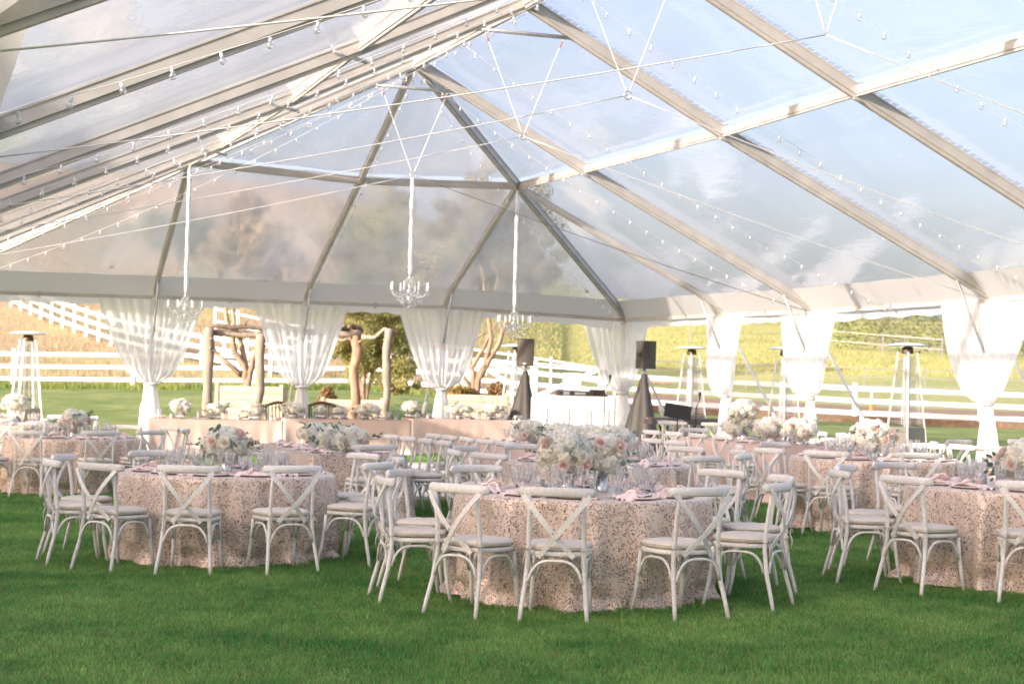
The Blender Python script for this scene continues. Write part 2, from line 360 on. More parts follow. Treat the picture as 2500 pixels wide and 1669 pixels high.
# ------------------------------------------------------------------ ground
def groundmat(name, kind):
    m = bpy.data.materials.new(name); m.use_nodes = True; n, l = m.node_tree.nodes, m.node_tree.links
    b = n['Principled BSDF']; b.inputs['Roughness'].default_value = .9; b.inputs['Specular IOR Level'].default_value = .15
    t = n.new('ShaderNodeTexCoord')
    z = n.new('ShaderNodeTexNoise'); z.inputs['Scale'].default_value = .7; z.inputs['Detail'].default_value = 12; z.inputs['Roughness'].default_value = .7
    l.new(t.outputs['Object'], z.inputs['Vector'])
    z2 = n.new('ShaderNodeTexNoise'); z2.inputs['Scale'].default_value = 45 if kind != 'hill' else 3.0; z2.inputs['Detail'].default_value = 6
    l.new(t.outputs['Object'], z2.inputs['Vector'])
    if kind == 'lawn':
        r = n.new('ShaderNodeValToRGB'); e = r.color_ramp.elements
        e[0].position = .38; e[0].color = (.14, .21, .06, 1); e[1].position = .66; e[1].color = (.32, .35, .13, 1)
        l.new(z.outputs[0], r.inputs[0])
        r2 = n.new('ShaderNodeValToRGB'); r2.color_ramp.elements[0].color = (.45, .45, .45, 1); r2.color_ramp.elements[1].color = (1.3, 1.3, 1.3, 1)
        r2.color_ramp.elements[0].position = .3; r2.color_ramp.elements[1].position = .7
        l.new(z2.outputs[0], r2.inputs[0])
        mm = n.new('ShaderNodeMixRGB'); mm.blend_type = 'MULTIPLY'; mm.inputs[0].default_value = .9
        l.new(r.outputs[0], mm.inputs[1]); l.new(r2.outputs[0], mm.inputs[2]); l.new(mm.outputs[0], b.inputs['Base Color'])
    elif kind == 'road':
        r = n.new('ShaderNodeValToRGB'); e = r.color_ramp.elements
        e[0].position = .35; e[0].color = (.22, .15, .115, 1); e[1].position = .65; e[1].color = (.34, .25, .19, 1)
        l.new(z2.outputs[0], r.inputs[0]); l.new(r.outputs[0], b.inputs['Base Color'])
    else:
        a = n.new('ShaderNodeVertexColor'); a.layer_name = 'crop'
        r2 = n.new('ShaderNodeValToRGB'); r2.color_ramp.elements[0].color = (.82, .86, .74, 1); r2.color_ramp.elements[1].color = (1.1, 1.08, 1.0, 1)
        r2.color_ramp.elements[0].position = .38; r2.color_ramp.elements[1].position = .62
        l.new(z2.outputs[0], r2.inputs[0])
        mm = n.new('ShaderNodeMixRGB'); mm.blend_type = 'MULTIPLY'; mm.inputs[0].default_value = .85
        l.new(a.outputs[0], mm.inputs[1]); l.new(r2.outputs[0], mm.inputs[2]); l.new(mm.outputs[0], b.inputs['Base Color'])
    bp = n.new('ShaderNodeBump'); bp.inputs['Strength'].default_value = .7; bp.inputs['Distance'].default_value = .03 if kind != 'hill' else .08
    l.new(z2.outputs[0], bp.inputs['Height']); l.new(bp.outputs[0], b.inputs['Normal'])
    return m
def sheet(name, lats, ds, m, dz=0, colour=None):
    vs = []; cols = []
    for d in ds:
        for u in lats:
            lat = u * max(d, 30) if abs(u) < 3 else u
            p = loc(lat, d); vs.append((p.x, p.y, gz_ld(lat, d) + dz))
            if colour: cols.append(colour(u, lat, d))
    W = len(lats)
    fs = [(j * W + i, j * W + i + 1, (j + 1) * W + i + 1, (j + 1) * W + i) for j in range(len(ds) - 1) for i in range(W - 1)]
    me = bpy.data.meshes.new(name); me.from_pydata(vs, [], fs); me.polygons.foreach_set('use_smooth', [True] * len(fs)); me.materials.append(m)
    if colour:
        ca = me.color_attributes.new('crop', 'FLOAT_COLOR', 'POINT')
        ca.data.foreach_set('color', np.array([(*c, 1) for c in cols], dtype=np.float32).ravel())
    o = link(name, me); tag(o, kind='structure'); return o
US = [i / 40 for i in range(-50, 51)]
lawn = sheet('lawn', US, [-60, -40, -20, -10] + [i * 1.0 for i in range(-6, 62)], groundmat('lawn_turf', 'lawn'))
rdm = groundmat('dirt_road_earth', 'road')
RU = [i / 100 for i in range(-7, 90)]
road = sheet('dirt_road', RU, [59.5, 61, 63, 65, 67, 69, 71], rdm, .03)
from mathutils import noise as mno
def crop(u, lat, d):
    p = loc(lat, d)
    nn = mno.noise(Vector((p.x * .05, p.y * .05, 0))); n2 = mno.noise(Vector((p.x * .15, p.y * .15, 5)))
    n3 = mno.noise(Vector((u * 9, d * .02, 3)))
    gold = (.38, .29, .19); pale = (.32, .33, .16); must = (.44, .42, .16); green = (.20, .25, .10); rust = (.60, .44, .36); brown = (.50, .39, .33)
    def mix(a, b, t): return tuple(a[i] + (b[i] - a[i]) * t for i in range(3))
    if u < .0:
        c = mix(gold, must, .4 * sst(.05, .35, nn + .5 * n2) * (1 - sst(95, 130, d)))
        c = mix(c, green, .35 * sst(.1, .5, n2) * sst(70, 140, d))
        c = mix(c, rust, .8 * sst(115, 170, d) * sst(-.3, .2, n3))
        c = mix(green, c, sst(60, 66, d + 3 * n2))
    else: c = (0, 0, 0)
    # right-hand side: pasture, mustard, then vineyard terraces
    r = mix(pale, green, .45 * sst(.0, .4, n2))
    r = mix(r, must, sst(88, 96, d + 10 * nn) * .95)
    r = mix(r, mix(must, green, .35), sst(.1, .5, n2) * .3)
    vine = green if math.sin(d * .9 + u * 20) > .1 else (.45, .36, .25)
    r = mix(r, mix(vine, gold, .35), sst(.19, .23, u) * sst(112, 120, d + 40 * (u - .3)))
    r = mix(r, brown, sst(185, 215, d) * .6)
    return mix(c, r, sst(-.06, .04, u + .03 * nn)) if u < .04 else r
hill = sheet('hillside', [i / 160 for i in range(-110, 120)], [60.5 + (i ** 1.7) * .14 for i in range(0, 120)] + [650, 900, 1500], groundmat('hillside_crops', 'hill'), -.02, crop)

# near turf: real blades
def grass_tile(seed, S=.8, n=2600, h=.038):
    rng = np.random.default_rng(seed)
    x = rng.uniform(-S / 2, S / 2, n); y = rng.uniform(-S / 2, S / 2, n); a = rng.uniform(0, 2 * PI, n)
    hh = h * rng.uniform(.55, 1.25, n); wd = rng.uniform(.0016, .003, n); ln = rng.uniform(.2, .9, n) * hh; b = rng.uniform(0, 2 * PI, n)
    dx, dy = np.cos(a) * wd, np.sin(a) * wd
    v = np.zeros((n, 5, 3))
    v[:, 0] = np.stack([x - dx, y - dy, 0 * x - .004], 1); v[:, 1] = np.stack([x + dx, y + dy, 0 * x - .004], 1)
    mx_, my_ = x + np.cos(b) * ln * .35, y + np.sin(b) * ln * .35
    v[:, 2] = np.stack([mx_ + dx * .8, my_ + dy * .8, hh * .6], 1); v[:, 3] = np.stack([mx_ - dx * .8, my_ - dy * .8, hh * .6], 1)
    v[:, 4] = np.stack([x + np.cos(b) * ln, y + np.sin(b) * ln, hh], 1)
    base = np.arange(n) * 5
    f4 = np.stack([base, base + 1, base + 2, base + 3], 1).tolist(); f3 = np.stack([base + 3, base + 2, base + 4], 1).tolist()
    me = bpy.data.meshes.new('turf_tile'); me.from_pydata(v.reshape(-1, 3).tolist(), [], f4 + f3); return me
def bladesmat():
    m = bpy.data.materials.new('grass_blades'); m.use_nodes = True; n, l = m.node_tree.nodes, m.node_tree.links
    b = n['Principled BSDF']; b.inputs['Roughness'].default_value = .55; b.inputs['Specular IOR Level'].default_value = .25; o = n['Material Output']
    g = n.new('ShaderNodeNewGeometry')
    z = n.new('ShaderNodeTexNoise'); z.inputs['Scale'].default_value = .8; z.inputs['Detail'].default_value = 10; z.inputs['Roughness'].default_value = .68; l.new(g.outputs['Position'], z.inputs['Vector'])
    r = n.new('ShaderNodeValToRGB'); e = r.color_ramp.elements; e[0].position = .36; e[0].color = (.05, .21, .045, 1); e[1].position = .64; e[1].color = (.24, .42, .12, 1)
    l.new(z.outputs[0], r.inputs[0])
    r2 = n.new('ShaderNodeHueSaturation'); mr = n.new('ShaderNodeMapRange'); mr.inputs[3].default_value = .5; mr.inputs[4].default_value = 1.75
    l.new(g.outputs['Random Per Island'], mr.inputs[0]); l.new(mr.outputs[0], r2.inputs['Value']); l.new(r.outputs[0], r2.inputs['Color'])
    st = n.new('ShaderNodeMath'); st.operation = 'GREATER_THAN'; st.inputs[1].default_value = .90; l.new(g.outputs['Random Per Island'], st.inputs[0])
    z5 = n.new('ShaderNodeTexNoise'); z5.inputs['Scale'].default_value = 3.5; z5.inputs['Detail'].default_value = 5; l.new(g.outputs['Position'], z5.inputs['Vector'])
    mr5 = n.new('ShaderNodeMapRange'); mr5.inputs[1].default_value = .55; mr5.inputs[2].default_value = .75; mr5.inputs[4].default_value = .3; l.new(z5.outputs[0], mr5.inputs[0])
    mxs = n.new('ShaderNodeMath'); mxs.operation = 'MAXIMUM'; l.new(st.outputs[0], mxs.inputs[0]); l.new(mr5.outputs[0], mxs.inputs[1])
    dry = n.new('ShaderNodeMixRGB'); dry.inputs[2].default_value = (.30, .30, .12, 1); l.new(mxs.outputs[0], dry.inputs[0]); l.new(r2.outputs[0], dry.inputs[1]); r2 = dry
    l.new(r2.outputs[0], b.inputs['Base Color'])
    tl = n.new('ShaderNodeBsdfTranslucent'); l.new(r2.outputs[0], tl.inputs[0]); mx = n.new('ShaderNodeMixShader'); mx.inputs[0].default_value = .35
    l.new(b.outputs[0], mx.inputs[1]); l.new(tl.outputs[0], mx.inputs[2]); l.new(mx.outputs[0], o.inputs[0]); return m
BL = bladesmat()
def turf(name, d0, d1, S, n, h, seed):
    me = grass_tile(seed, S * 1.08, n, h); me.materials.append(BL)
    tile = bpy.data.objects.new('turf_tile', me); COL.objects.link(tile); tile.hide_render = True; tile.hide_viewport = True
    pts = []; dd = d0
    while dd < d1:
        lim = dd * .325 + .8; x = -lim
        while x < lim:
            p = loc(x, dd); pts.append((p.x, p.y, gz(p.x, p.y))); x += S
        dd += S
    pm = bpy.data.meshes.new(name); pm.from_pydata(pts, [], [])
    o = link(name, pm); tag(o, 'short green mown grass under and around the tables', 'grass', kind='stuff')
    ng = bpy.data.node_groups.new(name, 'GeometryNodeTree')
    ng.interface.new_socket('Geometry', in_out='INPUT', socket_type='NodeSocketGeometry'); ng.interface.new_socket('Geometry', in_out='OUTPUT', socket_type='NodeSocketGeometry')
    gi = ng.nodes.new('NodeGroupInput'); go = ng.nodes.new('NodeGroupOutput')
    mtp = ng.nodes.new('GeometryNodeMeshToPoints'); ip = ng.nodes.new('GeometryNodeInstanceOnPoints'); oi = ng.nodes.new('GeometryNodeObjectInfo')
    oi.inputs['Object'].default_value = tile
    rv = ng.nodes.new('FunctionNodeRandomValue'); rv.data_type = 'INT'; rv.inputs[4].default_value = 0; rv.inputs[5].default_value = 3; rv.inputs['Seed'].default_value = seed
    mu = ng.nodes.new('ShaderNodeMath'); mu.operation = 'MULTIPLY'; mu.inputs[1].default_value = PI / 2
    ad = ng.nodes.new('ShaderNodeMath'); ad.operation = 'SUBTRACT'; ad.inputs[1].default_value = YAW
    cx = ng.nodes.new('ShaderNodeCombineXYZ')
    L = ng.links
    L.new(gi.outputs[0], mtp.inputs[0]); L.new(mtp.outputs[0], ip.inputs['Points']); L.new(oi.outputs['Geometry'], ip.inputs['Instance'])
    L.new(rv.outputs[2], mu.inputs[0]); L.new(mu.outputs[0], ad.inputs[0]); L.new(ad.outputs[0], cx.inputs[2]); L.new(cx.outputs[0], ip.inputs['Rotation'])
    L.new(ip.outputs[0], go.inputs[0])
    md = o.modifiers.new('turf', 'NODES'); md.node_group = ng
    return o
turf('grass_blades', 7.9, 17.5, .8, 6500, .036, 3)
turf('grass_blades', 17.9, 36, 1.6, 9000, .042, 4)

# ------------------------------------------------------------------ the tent
HE, W2, LHIP, PX_, ZR = 3.257, 7.874, 8.139, 3.243, 7.028
B1, B2, B3 = 5.396, 3.592, 4.737
ZP = HE + (ZR - HE) * (1 - PX_ / W2) - .056
YR = [None, -LHIP, -LHIP - B1, -LHIP - B1 - B2, -LHIP - B1 - B2 - B3, -LHIP - B1 - B2 - 2 * B3, -LHIP - B1 - B2 - 3 * B3, -LHIP - B1 - B2 - 4 * B3]
YH = -LHIP * (1 - PX_ / W2)
N = {'apex': (0, -LHIP, ZR), 'cR': (W2, 0, HE), 'cL': (-W2, 0, HE), 'eC': (0, 0, HE), 'eR': (PX_, 0, HE), 'eL': (-PX_, 0, HE),
     'hR': (PX_, YH, ZP), 'hL': (-PX_, YH, ZP), 'pC': (0, YH, ZP), 'jR': (W2, YH, HE), 'jL': (-W2, YH, HE)}
for k in range(1, 8):
    y = YR[k]
    N[f'nR{k}'] = (PX_, y, ZP); N[f'nL{k}'] = (-PX_, y, ZP); N[f'fR{k}'] = (W2, y, HE); N[f'fL{k}'] = (-W2, y, HE); N[f't{k}'] = (0, y, ZR)
N['t1'] = N['apex']
# a hired frame never stands quite true: node positions as measured
for k, (a, b) in {'apex': (1016, 151), 'cR': (1526, 770), 'eR': (1083, 738), 'eC': (743, 726), 'eL': (377, 713), 'hR': (1264, 454), 'hL': (464, 395),
                  'pC': (880, 441), 'nR1': (1428, 412), 'nR2': (1765, 322), 'nR3': (2090, 222), 'nL1': (542, 351), 'nL2': (717, 238), 'nL3': (881, 111),
                  'jR': (1774, 755), 'fR1': (1983, 747), 'fR2': (2416, 715), 't2': (1285, 4)}.items():
    N[k] = tuple(aty(a, b, N[k][1]))
N['t1'] = N['apex']
N = {k: Vector(v) for k, v in N.items()}
N['t3'] = N['t3'] + (N['t2'] - Vector((0, YR[2], ZR))) * .6
tent = empty('frame_tent', (0, 0, 0)); tag(tent, 'large clear-roofed white frame tent standing on the lawn over all the tables', 'tent')
def rafter(a, b, w=.12, h=.20, name='rafter', up=(0, 0, 1), m=None):
    a, b = N[a] if isinstance(a, str) else Vector(a), N[b] if isinstance(b, str) else Vector(b)
    mb = MB(); mb.beam(a, b, w, h * .62, up); mb.beam(a, b, w * .55, h * .22, up, off=-h * .42); mb.beam(a, b, w * 1.18, h * .1, up, off=h * .3)
    return part(name, mb, m or M_ALU, tent)
rafter('apex', 'hR', name='hip_rafter'); rafter('hR', 'cR', name='hip_rafter'); rafter('apex', 'hL', name='hip_rafter'); rafter('hL', 'cL', name='hip_rafter')
rafter('apex', 'pC', .09, .14); rafter('pC', 'eC', .09, .14); rafter('hR', 'eR', .09, .14); rafter('hL', 'eL', .09, .14); rafter('hR', 'jR', .09, .14); rafter('hL', 'jL', .09, .14)
for k in range(1, 8):
    for s in 'LR': rafter(f't{k}', f'n{s}{k}'); rafter(f'n{s}{k}', f'f{s}{k}')
rafter('hL', 'pC', .07, .15, 'purlin'); rafter('pC', 'hR', .07, .15, 'purlin')
for s in 'LR':
    rafter(f'h{s}', f'n{s}1', .07, .15, 'purlin')
    for k in range(1, 7): rafter(f'n{s}{k}', f'n{s}{k+1}', .07, .15, 'purlin')
for k in range(1, 7): rafter(f't{k}', f't{k+1}', .12, .22, 'ridge_beam')
M_LACING = sheer('lacing_cloth', (.95, .93, .9), .7, .85)
# lacing flaps along the upper edge of the near right rafters
for k in (2, 3, 4):
    for a, b in ((f't{k}', f'nR{k}'), (f'nR{k}', f'fR{k}')):
        a, b = N[a], N[b]; L = (b - a).length; mb = MB(); v = (b - a) / L; n_ = int(L / .11)
        for i in range(n_):
            p = a + v * (i * .11) + Vector((0, 0, .105)); q = Vector((0, -.075 - .03 * random.random(), .015 + .02 * random.random()))
            mb.add([p, p + v * .085, p + v * (.10 + .02 * random.random()) + q, p + v * .03 + q * .9], [(0, 1, 2, 3)], False); mb.add([p + v * .02 + Vector((0, .01, -.03)), p + v * .06 + Vector((0, -.03, -.03)), p + v * .06 + q * .5], [(0, 1, 2)], False)
        tag(part('lacing', mb, M_LACING, tent), kind='stuff')
# tie pipes at the nodes and under the ridge
def pipe(a, b, r, name, m=M_STEEL, n=7, parent=tent):
    mb = MB(); mb.tube([a, b], r, n); return part(name, mb, m, parent)
for s, sg in (('L', -1), ('R', 1)):
    for k in (1, 2, 3, 4, 5):
        p = N[f'n{s}{k}']; pipe(p + Vector((sg * .12 - .22, -.1, -.12)), p + Vector((sg * .12 + .22, .1, -.17)), .024, 'connector_pipe')
for k in (1, 2, 3, 4, 5):
    t = N[f't{k}']; a = t.lerp(N[f'nL{k}'], .22); b = t.lerp(N[f'nR{k}'], .22)
    pipe(a + Vector((0, 0, -.1)), b + Vector((0, 0, -.1)), .03, 'collar_tie')
# eave beams, posts, knee braces
EV_R = ['cR', 'jR', 'fR1', 'fR2', 'fR3', 'fR4', 'fR5', 'fR6', 'fR7']; EV_L = ['cL', 'jL', 'fL1', 'fL2', 'fL3', 'fL4', 'fL5', 'fL6', 'fL7']; EV_B = ['cL', 'eL', 'eC', 'eR', 'cR']
def skirt(a, b, inward, vis=True):
    a, b = N[a], N[b]; mb = MB(); mb.beam(a - Vector((0, 0, .10)), b - Vector((0, 0, .10)), .06, .10); part('eave_beam', mb, M_ALU, tent)
    # scalloped valance: an arched lower edge between the posts
    mb = MB(); out = -Vector(inward) * .10
    def fn(u, v):
        p = a.lerp(b, u) + out; drop = .26 + .16 * (2 * u - 1) ** 4 + .02 * math.sin(u * 40)
        return p + Vector((0, 0, -.02 - v * drop)) + out * (.2 * v + .12 * math.sin(u * 30) * v)
    mb.grid(fn, 24, 3); part('valance', mb, M_VALANCE, tent)
    for t in (.5,):
        p = a.lerp(b, t) - Vector((0, 0, .12)); mb = MB(); mb.box(p + Vector(inward) * .04, (.05, .05, .13)); part('clamp', mb, M_STEEL, tent)
for A, inn in ((EV_R, (-1, 0, 0)), (EV_L[:6], (1, 0, 0)), (EV_B, (0, -1, 0))):
    for a, b in zip(A, A[1:]): skirt(a, b, inn)
for k in EV_R + EV_L[1:6] + EV_B[:-1]:
    if k == 'cL' and False: continue
    p = N[k]; g = gz(p.x, p.y)
    mb = MB(); mb.tube([(p.x, p.y, g), (p.x, p.y, p.z - .12)], .055, 10); part('post', mb, M_WHITE_METAL, tent)
    mb = MB(); mb.box((p.x, p.y, g + .012), (.26, .26, .02)); part('base_plate', mb, M_STEEL, tent)
for k, up_, inn in [('eL', 'hL', (0, -1, 0)), ('eC', 'pC', (0, -1, 0)), ('eR', 'hR', (0, -1, 0)), ('jR', 'hR', (-1, 0, 0))] + [(f'fR{i}', f'nR{i}', (-1, 0, 0)) for i in range(1, 7)] + [(f'fL{i}', f'nL{i}', (1, 0, 0)) for i in range(1, 4)]:
    a = N[k].lerp(N[up_], .13) - Vector((0, 0, .1)); p = N[k]
    b = Vector((p.x, p.y, p.z - .95)) + Vector(inn) * .07
    pipe(a, b, .024, 'knee_brace')
# clear panels, with a white vinyl border along the eaves; joined in welts over the rafters
def panel(pts, nu=10, nv=8, name='roof_panel', m=None, sag=.05, lift=.14):
    q = [N[p] if isinstance(p, str) else Vector(p) for p in pts]
    if len(q) == 3: q = [q[0], q[1], q[2], q[2]]
    ph = random.random() * 6
    def fn(u, v):
        p = (q[0].lerp(q[1], u)).lerp(q[3].lerp(q[2], u), v)
        p = p + Vector((0, 0, (lerp(-.10, .078, v) if name == 'border_strip' else lift) - sag * math.sin(PI * u) * math.sin(PI * v) + .008 * math.sin(u * 19 + v * 7 + ph)))
        return p
    mb = MB(); mb.grid(fn, nu, nv)
    if m is M_HAZY:   # a sheet with two faces, 6 mm thick
        e1 = Vector(mb.v[1]) - Vector(mb.v[0]); e2 = Vector(mb.v[nu + 1]) - Vector(mb.v[0]); up = e1.cross(e2).normalized()
        n0 = len(mb.v); mb.v += [tuple(Vector(v) - up * .006) for v in mb.v]; fs = list(mb.f); mb.f += [tuple(n0 + i for i in reversed(f)) for f in fs]; mb.sm *= 2
    return part(name, mb, m or M_VINYL, tent)
def slope(a, b, tb, ta, f=.085, m=None):
    """border strip at the eave a-b, then clear vinyl to the upper edge tb-ta"""
    a, b, tb, ta = [N[x] if isinstance(x, str) else Vector(x) for x in (a, b, tb, ta)]
    la = a.lerp(ta, f); lb = b.lerp(tb, f)
    panel((a, b, lb, la), 10, 2, 'border_strip', M_BORDER, 0, .06); panel((la, lb, tb, ta), lift=.08, m=m)
slope('jR', 'cR', 'hR', 'hR', .10); slope('fR1', 'jR', 'hR', 'nR1', .10); slope('cR', 'eR', 'hR', 'hR', .11, M_HAZY); slope('eR', 'eC', 'pC', 'hR', .11, M_HAZY)
slope('eC', 'eL', 'hL', 'pC', .11, M_HAZY); slope('eL', 'cL', 'hL', 'hL', .11, M_HAZY); slope('cL', 'jL', 'hL', 'hL', .10); slope('jL', 'fL1', 'nL1', 'hL', .10)
panel(('hR', 'pC', 'apex'), m=M_HAZY); panel(('pC', 'hL', 'apex'), m=M_HAZY); panel(('nR1', 'hR', 'apex')); panel(('hL', 'nL1', 'apex'))
for k in range(1, 7):
    slope(f'fR{k+1}', f'fR{k}', f'nR{k}', f'nR{k+1}', .10); panel((f'nR{k+1}', f'nR{k}', f't{k}', f't{k+1}'))
    slope(f'fL{k}', f'fL{k+1}', f'nL{k+1}', f'nL{k}', .10); panel((f'nL{k}', f'nL{k+1}', f't{k+1}', f't{k}'))
# tension cables
def cable(a, b, sag=.05, r=.007, m=None, name='cable', n=14):
    a, b = Vector(a), Vector(b); mb = MB()
    mb.tube([a.lerp(b, i / n) - Vector((0, 0, sag * 4 * (i / n) * (1 - i / n))) for i in range(n + 1)], r, 5); return part(name, mb, m or M_ROPE, tent)
rings = []
for k, (px, py) in ((1, (1008, 428)), (2, (1276, 333)), (3, (1534, 232)), (4, None)) if False else ((1, (1008, 428)), (2, (1277, 333)), (3, (1533, 233))):
    y = YR[k]; r = aty(px, py, y); t = N[f't{k}']
    a = t.lerp(N[f'nL{k}'], .19) - Vector((0, 0, .12)); b = t.lerp(N[f'nR{k}'], .19) - Vector((0, 0, .12))
    cable(a, r, 0, .007); cable(b, r, 0, .007)
    for q in (a, b):
        mb = MB(); v = (r - q).normalized(); mb.tube([q + v * .10, q + v * .20], .012, 6); part('red_cord_end', mb, mat('red_tape', (.55, .22, .18)), tent)
    mb = MB(); mb.tube([r + Vector((.05 * math.cos(i * PI / 5), 0, .05 * math.sin(i * PI / 5))) for i in range(10)], .010, 5, closed=True); part('steel_ring', mb, M_STEEL, tent)
    cable(r, N[f'fL{k}'] + Vector((.1, 0, -.1)), .06, .0065); cable(r, N[f'fR{k}'] + Vector((-.1, 0, -.1)), .06, .007, M_CABLE if k == 1 else M_ROPE)
    rings.append(r)
# two long ropes from the near left up to the far right
for k in (4, 5):
    r = Vector((0, YR[k], ZR - 2.1)); t = N[f't{k}']
    a = t.lerp(N[f'nL{k}'], .19); b = t.lerp(N[f'nR{k}'], .19); cable(a, r, 0, .007); cable(b, r, 0, .007)
    cable(r, N[f'fL{k}'] + Vector((.1, 0, -.1)), .06, .0065); cable(r, N[f'fR{k}'] + Vector((-.1, 0, -.1)), .06, .007)
# stake straps outside the right wall and the end wall, in white sleeves
for k, out in [('jR', (1, 0)), ('fR1', (1, 0)), ('fR2', (1, 0)), ('eL', (0, 1)), ('eC', (0, 1)), ('eR', (0, 1)), ('cR', (1, .3))]:
    p = N[k]; q = Vector((p.x + out[0] * 1.7, p.y + out[1] * 1.7, 0)); q.z = gz(q.x, q.y); a = p - Vector((0, 0, .3))
    o = empty('stake_strap', q); tag(o, {'jR': 'white-sleeved tent strap slanting down behind the narrow right curtain', 'fR1': 'white-sleeved tent strap with its cuff, left of the right heater',
        'fR2': 'white-sleeved tent strap at the right edge of the photo', 'eL': 'white-sleeved tent strap behind the leftmost curtain', 'eC': 'white-sleeved tent strap between the wooden planter and second curtain',
        'eR': 'white-sleeved tent strap behind the third curtain', 'cR': 'white-sleeved tent strap right of the right speaker'}[k], 'tent strap')
    mb = MB(); mb.tube([a - q, (0, 0, .1)], .03, 7); part('strap', mb, M_SATIN, o)
    mb = MB(); v = (a - q); mb.tube([v * .13, v * .16, v * .32, v * .35], [.03, .065, .065, .03], 8); part('sleeve', mb, M_SATIN, o)
    mb = MB(); mb.tube([(0, 0, -.1), (0, 0, .25)], .02, 6); part('stake', mb, M_STEEL, o)

# ------------------------------------------------------------------ curtains
def curtain(p, ax, halfl, halfr, ztop, label, seed, ztie=None):
    """gathered sheer tied to its post; ax = direction along the wall"""
    g = gz(p.x, p.y); rnd = random.Random(seed); ax = Vector(ax); nrm = Vector((-ax.y, ax.x, 0))
    zt = ztie or 1.42 + g * .3
    o = empty('curtain', (p.x, p.y, g)); tag(o, label, 'curtain', 'sheer white curtains tied to the tent posts')
    ph = [rnd.random() * 6 for _ in range(6)]
    def fn(u, v):
        # v 0 top .. 1 tie
        k_ = (1 - .72 * v) * (1 - sst(.84, 1.08, v)); hl = .09 + (halfl - .09) * k_; hr = .09 + (halfr - .09) * k_
        s = 2 * u - 1; x = s * (hl if s < 0 else hr)
        x += .03 * math.sin(s * 9 + ph[0]) * (1 - v)
        z = lerp(ztop, zt, v) - .10 * abs(s) ** 2 * math.sin(PI * min(1, v * 1.02)) * 1.6
        am = lerp(.06, .05, v)
        y = am * (math.sin(u * 70 + ph[1] + v * 2) + .7 * math.sin(u * 43 + ph[2] - 3 * v)) * (.35 + v * .8) - .06 - .05 * math.sin(v * PI)
        q = ax * x + nrm * (y if v < .98 else y * .6); return (q.x, q.y, z - g)
    mb = MB(); mb.grid(fn, 150, 26); part('drape', mb, M_SHEER, o)
    def fn2(u, v):
        s = u * 2 * PI; r = lerp(.085, .30, v ** .8) * (1 + .10 * math.sin(7 * s + ph[3]) + .07 * math.sin(13 * s + ph[4]) * v)
        q = ax * (r * math.cos(s) + .05 * v) + nrm * (r * .5 * math.sin(s)); return (q.x, q.y, lerp(zt, g + .02, v) - g)
    mb = MB(); mb.grid(fn2, 90, 10, closeu=True); part('tail', mb, M_SHEER, o)
    mb = MB(); mb.tube([ax * (.115 * math.cos(i * PI / 6)) + nrm * (.09 * math.sin(i * PI / 6) - .02) + Vector((0, 0, zt - g - .01)) for i in range(12)], .03, 6, closed=True); part('tie', mb, M_SATIN, o)
XA, YA = (1, 0, 0), (0, -1, 0)
CZ = HE - .14
for nm, key, ax, hl, hr, lab in [('a', 'eL', XA, 1.15, 1.05, 'sheer white curtain leftmost, behind the left end of the head table'), ('b', 'eC', XA, 1.1, 1.0, 'sheer white curtain between the wooden planter and the olive tree'),
        ('c', 'eR', XA, 1.05, 1.0, 'sheer white curtain in front of the low planter tree'), ('d', 'cR', (.8, -.6, 0), .95, .6, 'sheer white curtain behind the white booth'),
        ('e', 'jR', YA, .85, .85, 'narrow sheer white curtain behind the keyboard, right of the right speaker'), ('f', 'fR1', YA, 1.05, 1.05, 'sheer white curtain between the two right heaters'),
        ('g', 'fR2', YA, 1.2, 1.2, 'large sheer white curtain at the right edge of the photo'), ('h', 'cL', XA, .5, .9, None)]:
    if lab is None: continue
    curtain(N[key], ax, hl, hr, N[key].z - .16, lab, ord(nm))

# ------------------------------------------------------------------ string lights and chandeliers
bm_ = MB(); bm_.lathe([(.003, -.055), (.016, -.05), (.024, -.035), (.024, -.022), (.014, -.006), (.011, .0)], 8); BULB = None
bulb_me = bm_.mesh('bulb', glassy('bulb_glass', (1, 1, 1), .25, .05, .25))
sk = MB(); sk.lathe([(.012, 0), (.013, .028), (.004, .034)], 7); sock_me = sk.mesh('socket', M_SATIN)
def lights(a, b, nb, sag, label, scale=1.0):
    a, b = Vector(a), Vector(b); o = empty('string_light', a); tag(o, label, 'string light', 'string lights under the clear roof')
    f = lambda t: (b - a) * t - Vector((0, 0, sag * 4 * t * (1 - t)))
    mb = MB(); mb.tube([f(i / 24) for i in range(25)], .003, 4); part('wire', mb, M_ROPE, o)
    for i in range(nb):
        t = (i + .5) / nb; p = f(t); l_ = link('bulb', bulb_me, o, p - Vector((0, 0, .04))); l_.rotation_euler = (random.uniform(-.35, .35), random.uniform(-.3, .3), 0)
        l_.scale = (scale,) * 3
        s_ = link('socket', sock_me, l_, (0, 0, 0))
mids = {k: (YR[k] + YR[k + 1]) / 2 for k in range(1, 6)}
SL = [(1, .35), (2, -.35), (2, .4), (3, -.3), (4, 0)]
dn = Vector((0, 0, -.18))
for k in (1, 2, 3, 4):
    ord_ = ['farthest', 'third', 'second', 'nearest'][k - 1]
    lights(N[f't{k}'].lerp(N[f't{k+1}'], .5) + dn, N[f'fL{k}'].lerp(N[f'fL{k+1}'], .5) + dn, 24, .25, f'string of clear bulbs along the left roof slope, {ord_} bay from the camera' if k != 4 else 'string of large clear bulbs nearest the camera, left roof slope')
    lights(N[f't{k}'].lerp(N[f't{k+1}'], .5) + dn, N[f'fR{k}'].lerp(N[f'fR{k+1}'], .5) + dn, 24, .25, f'string of bulbs down the right roof slope, {ord_} bay from the camera')
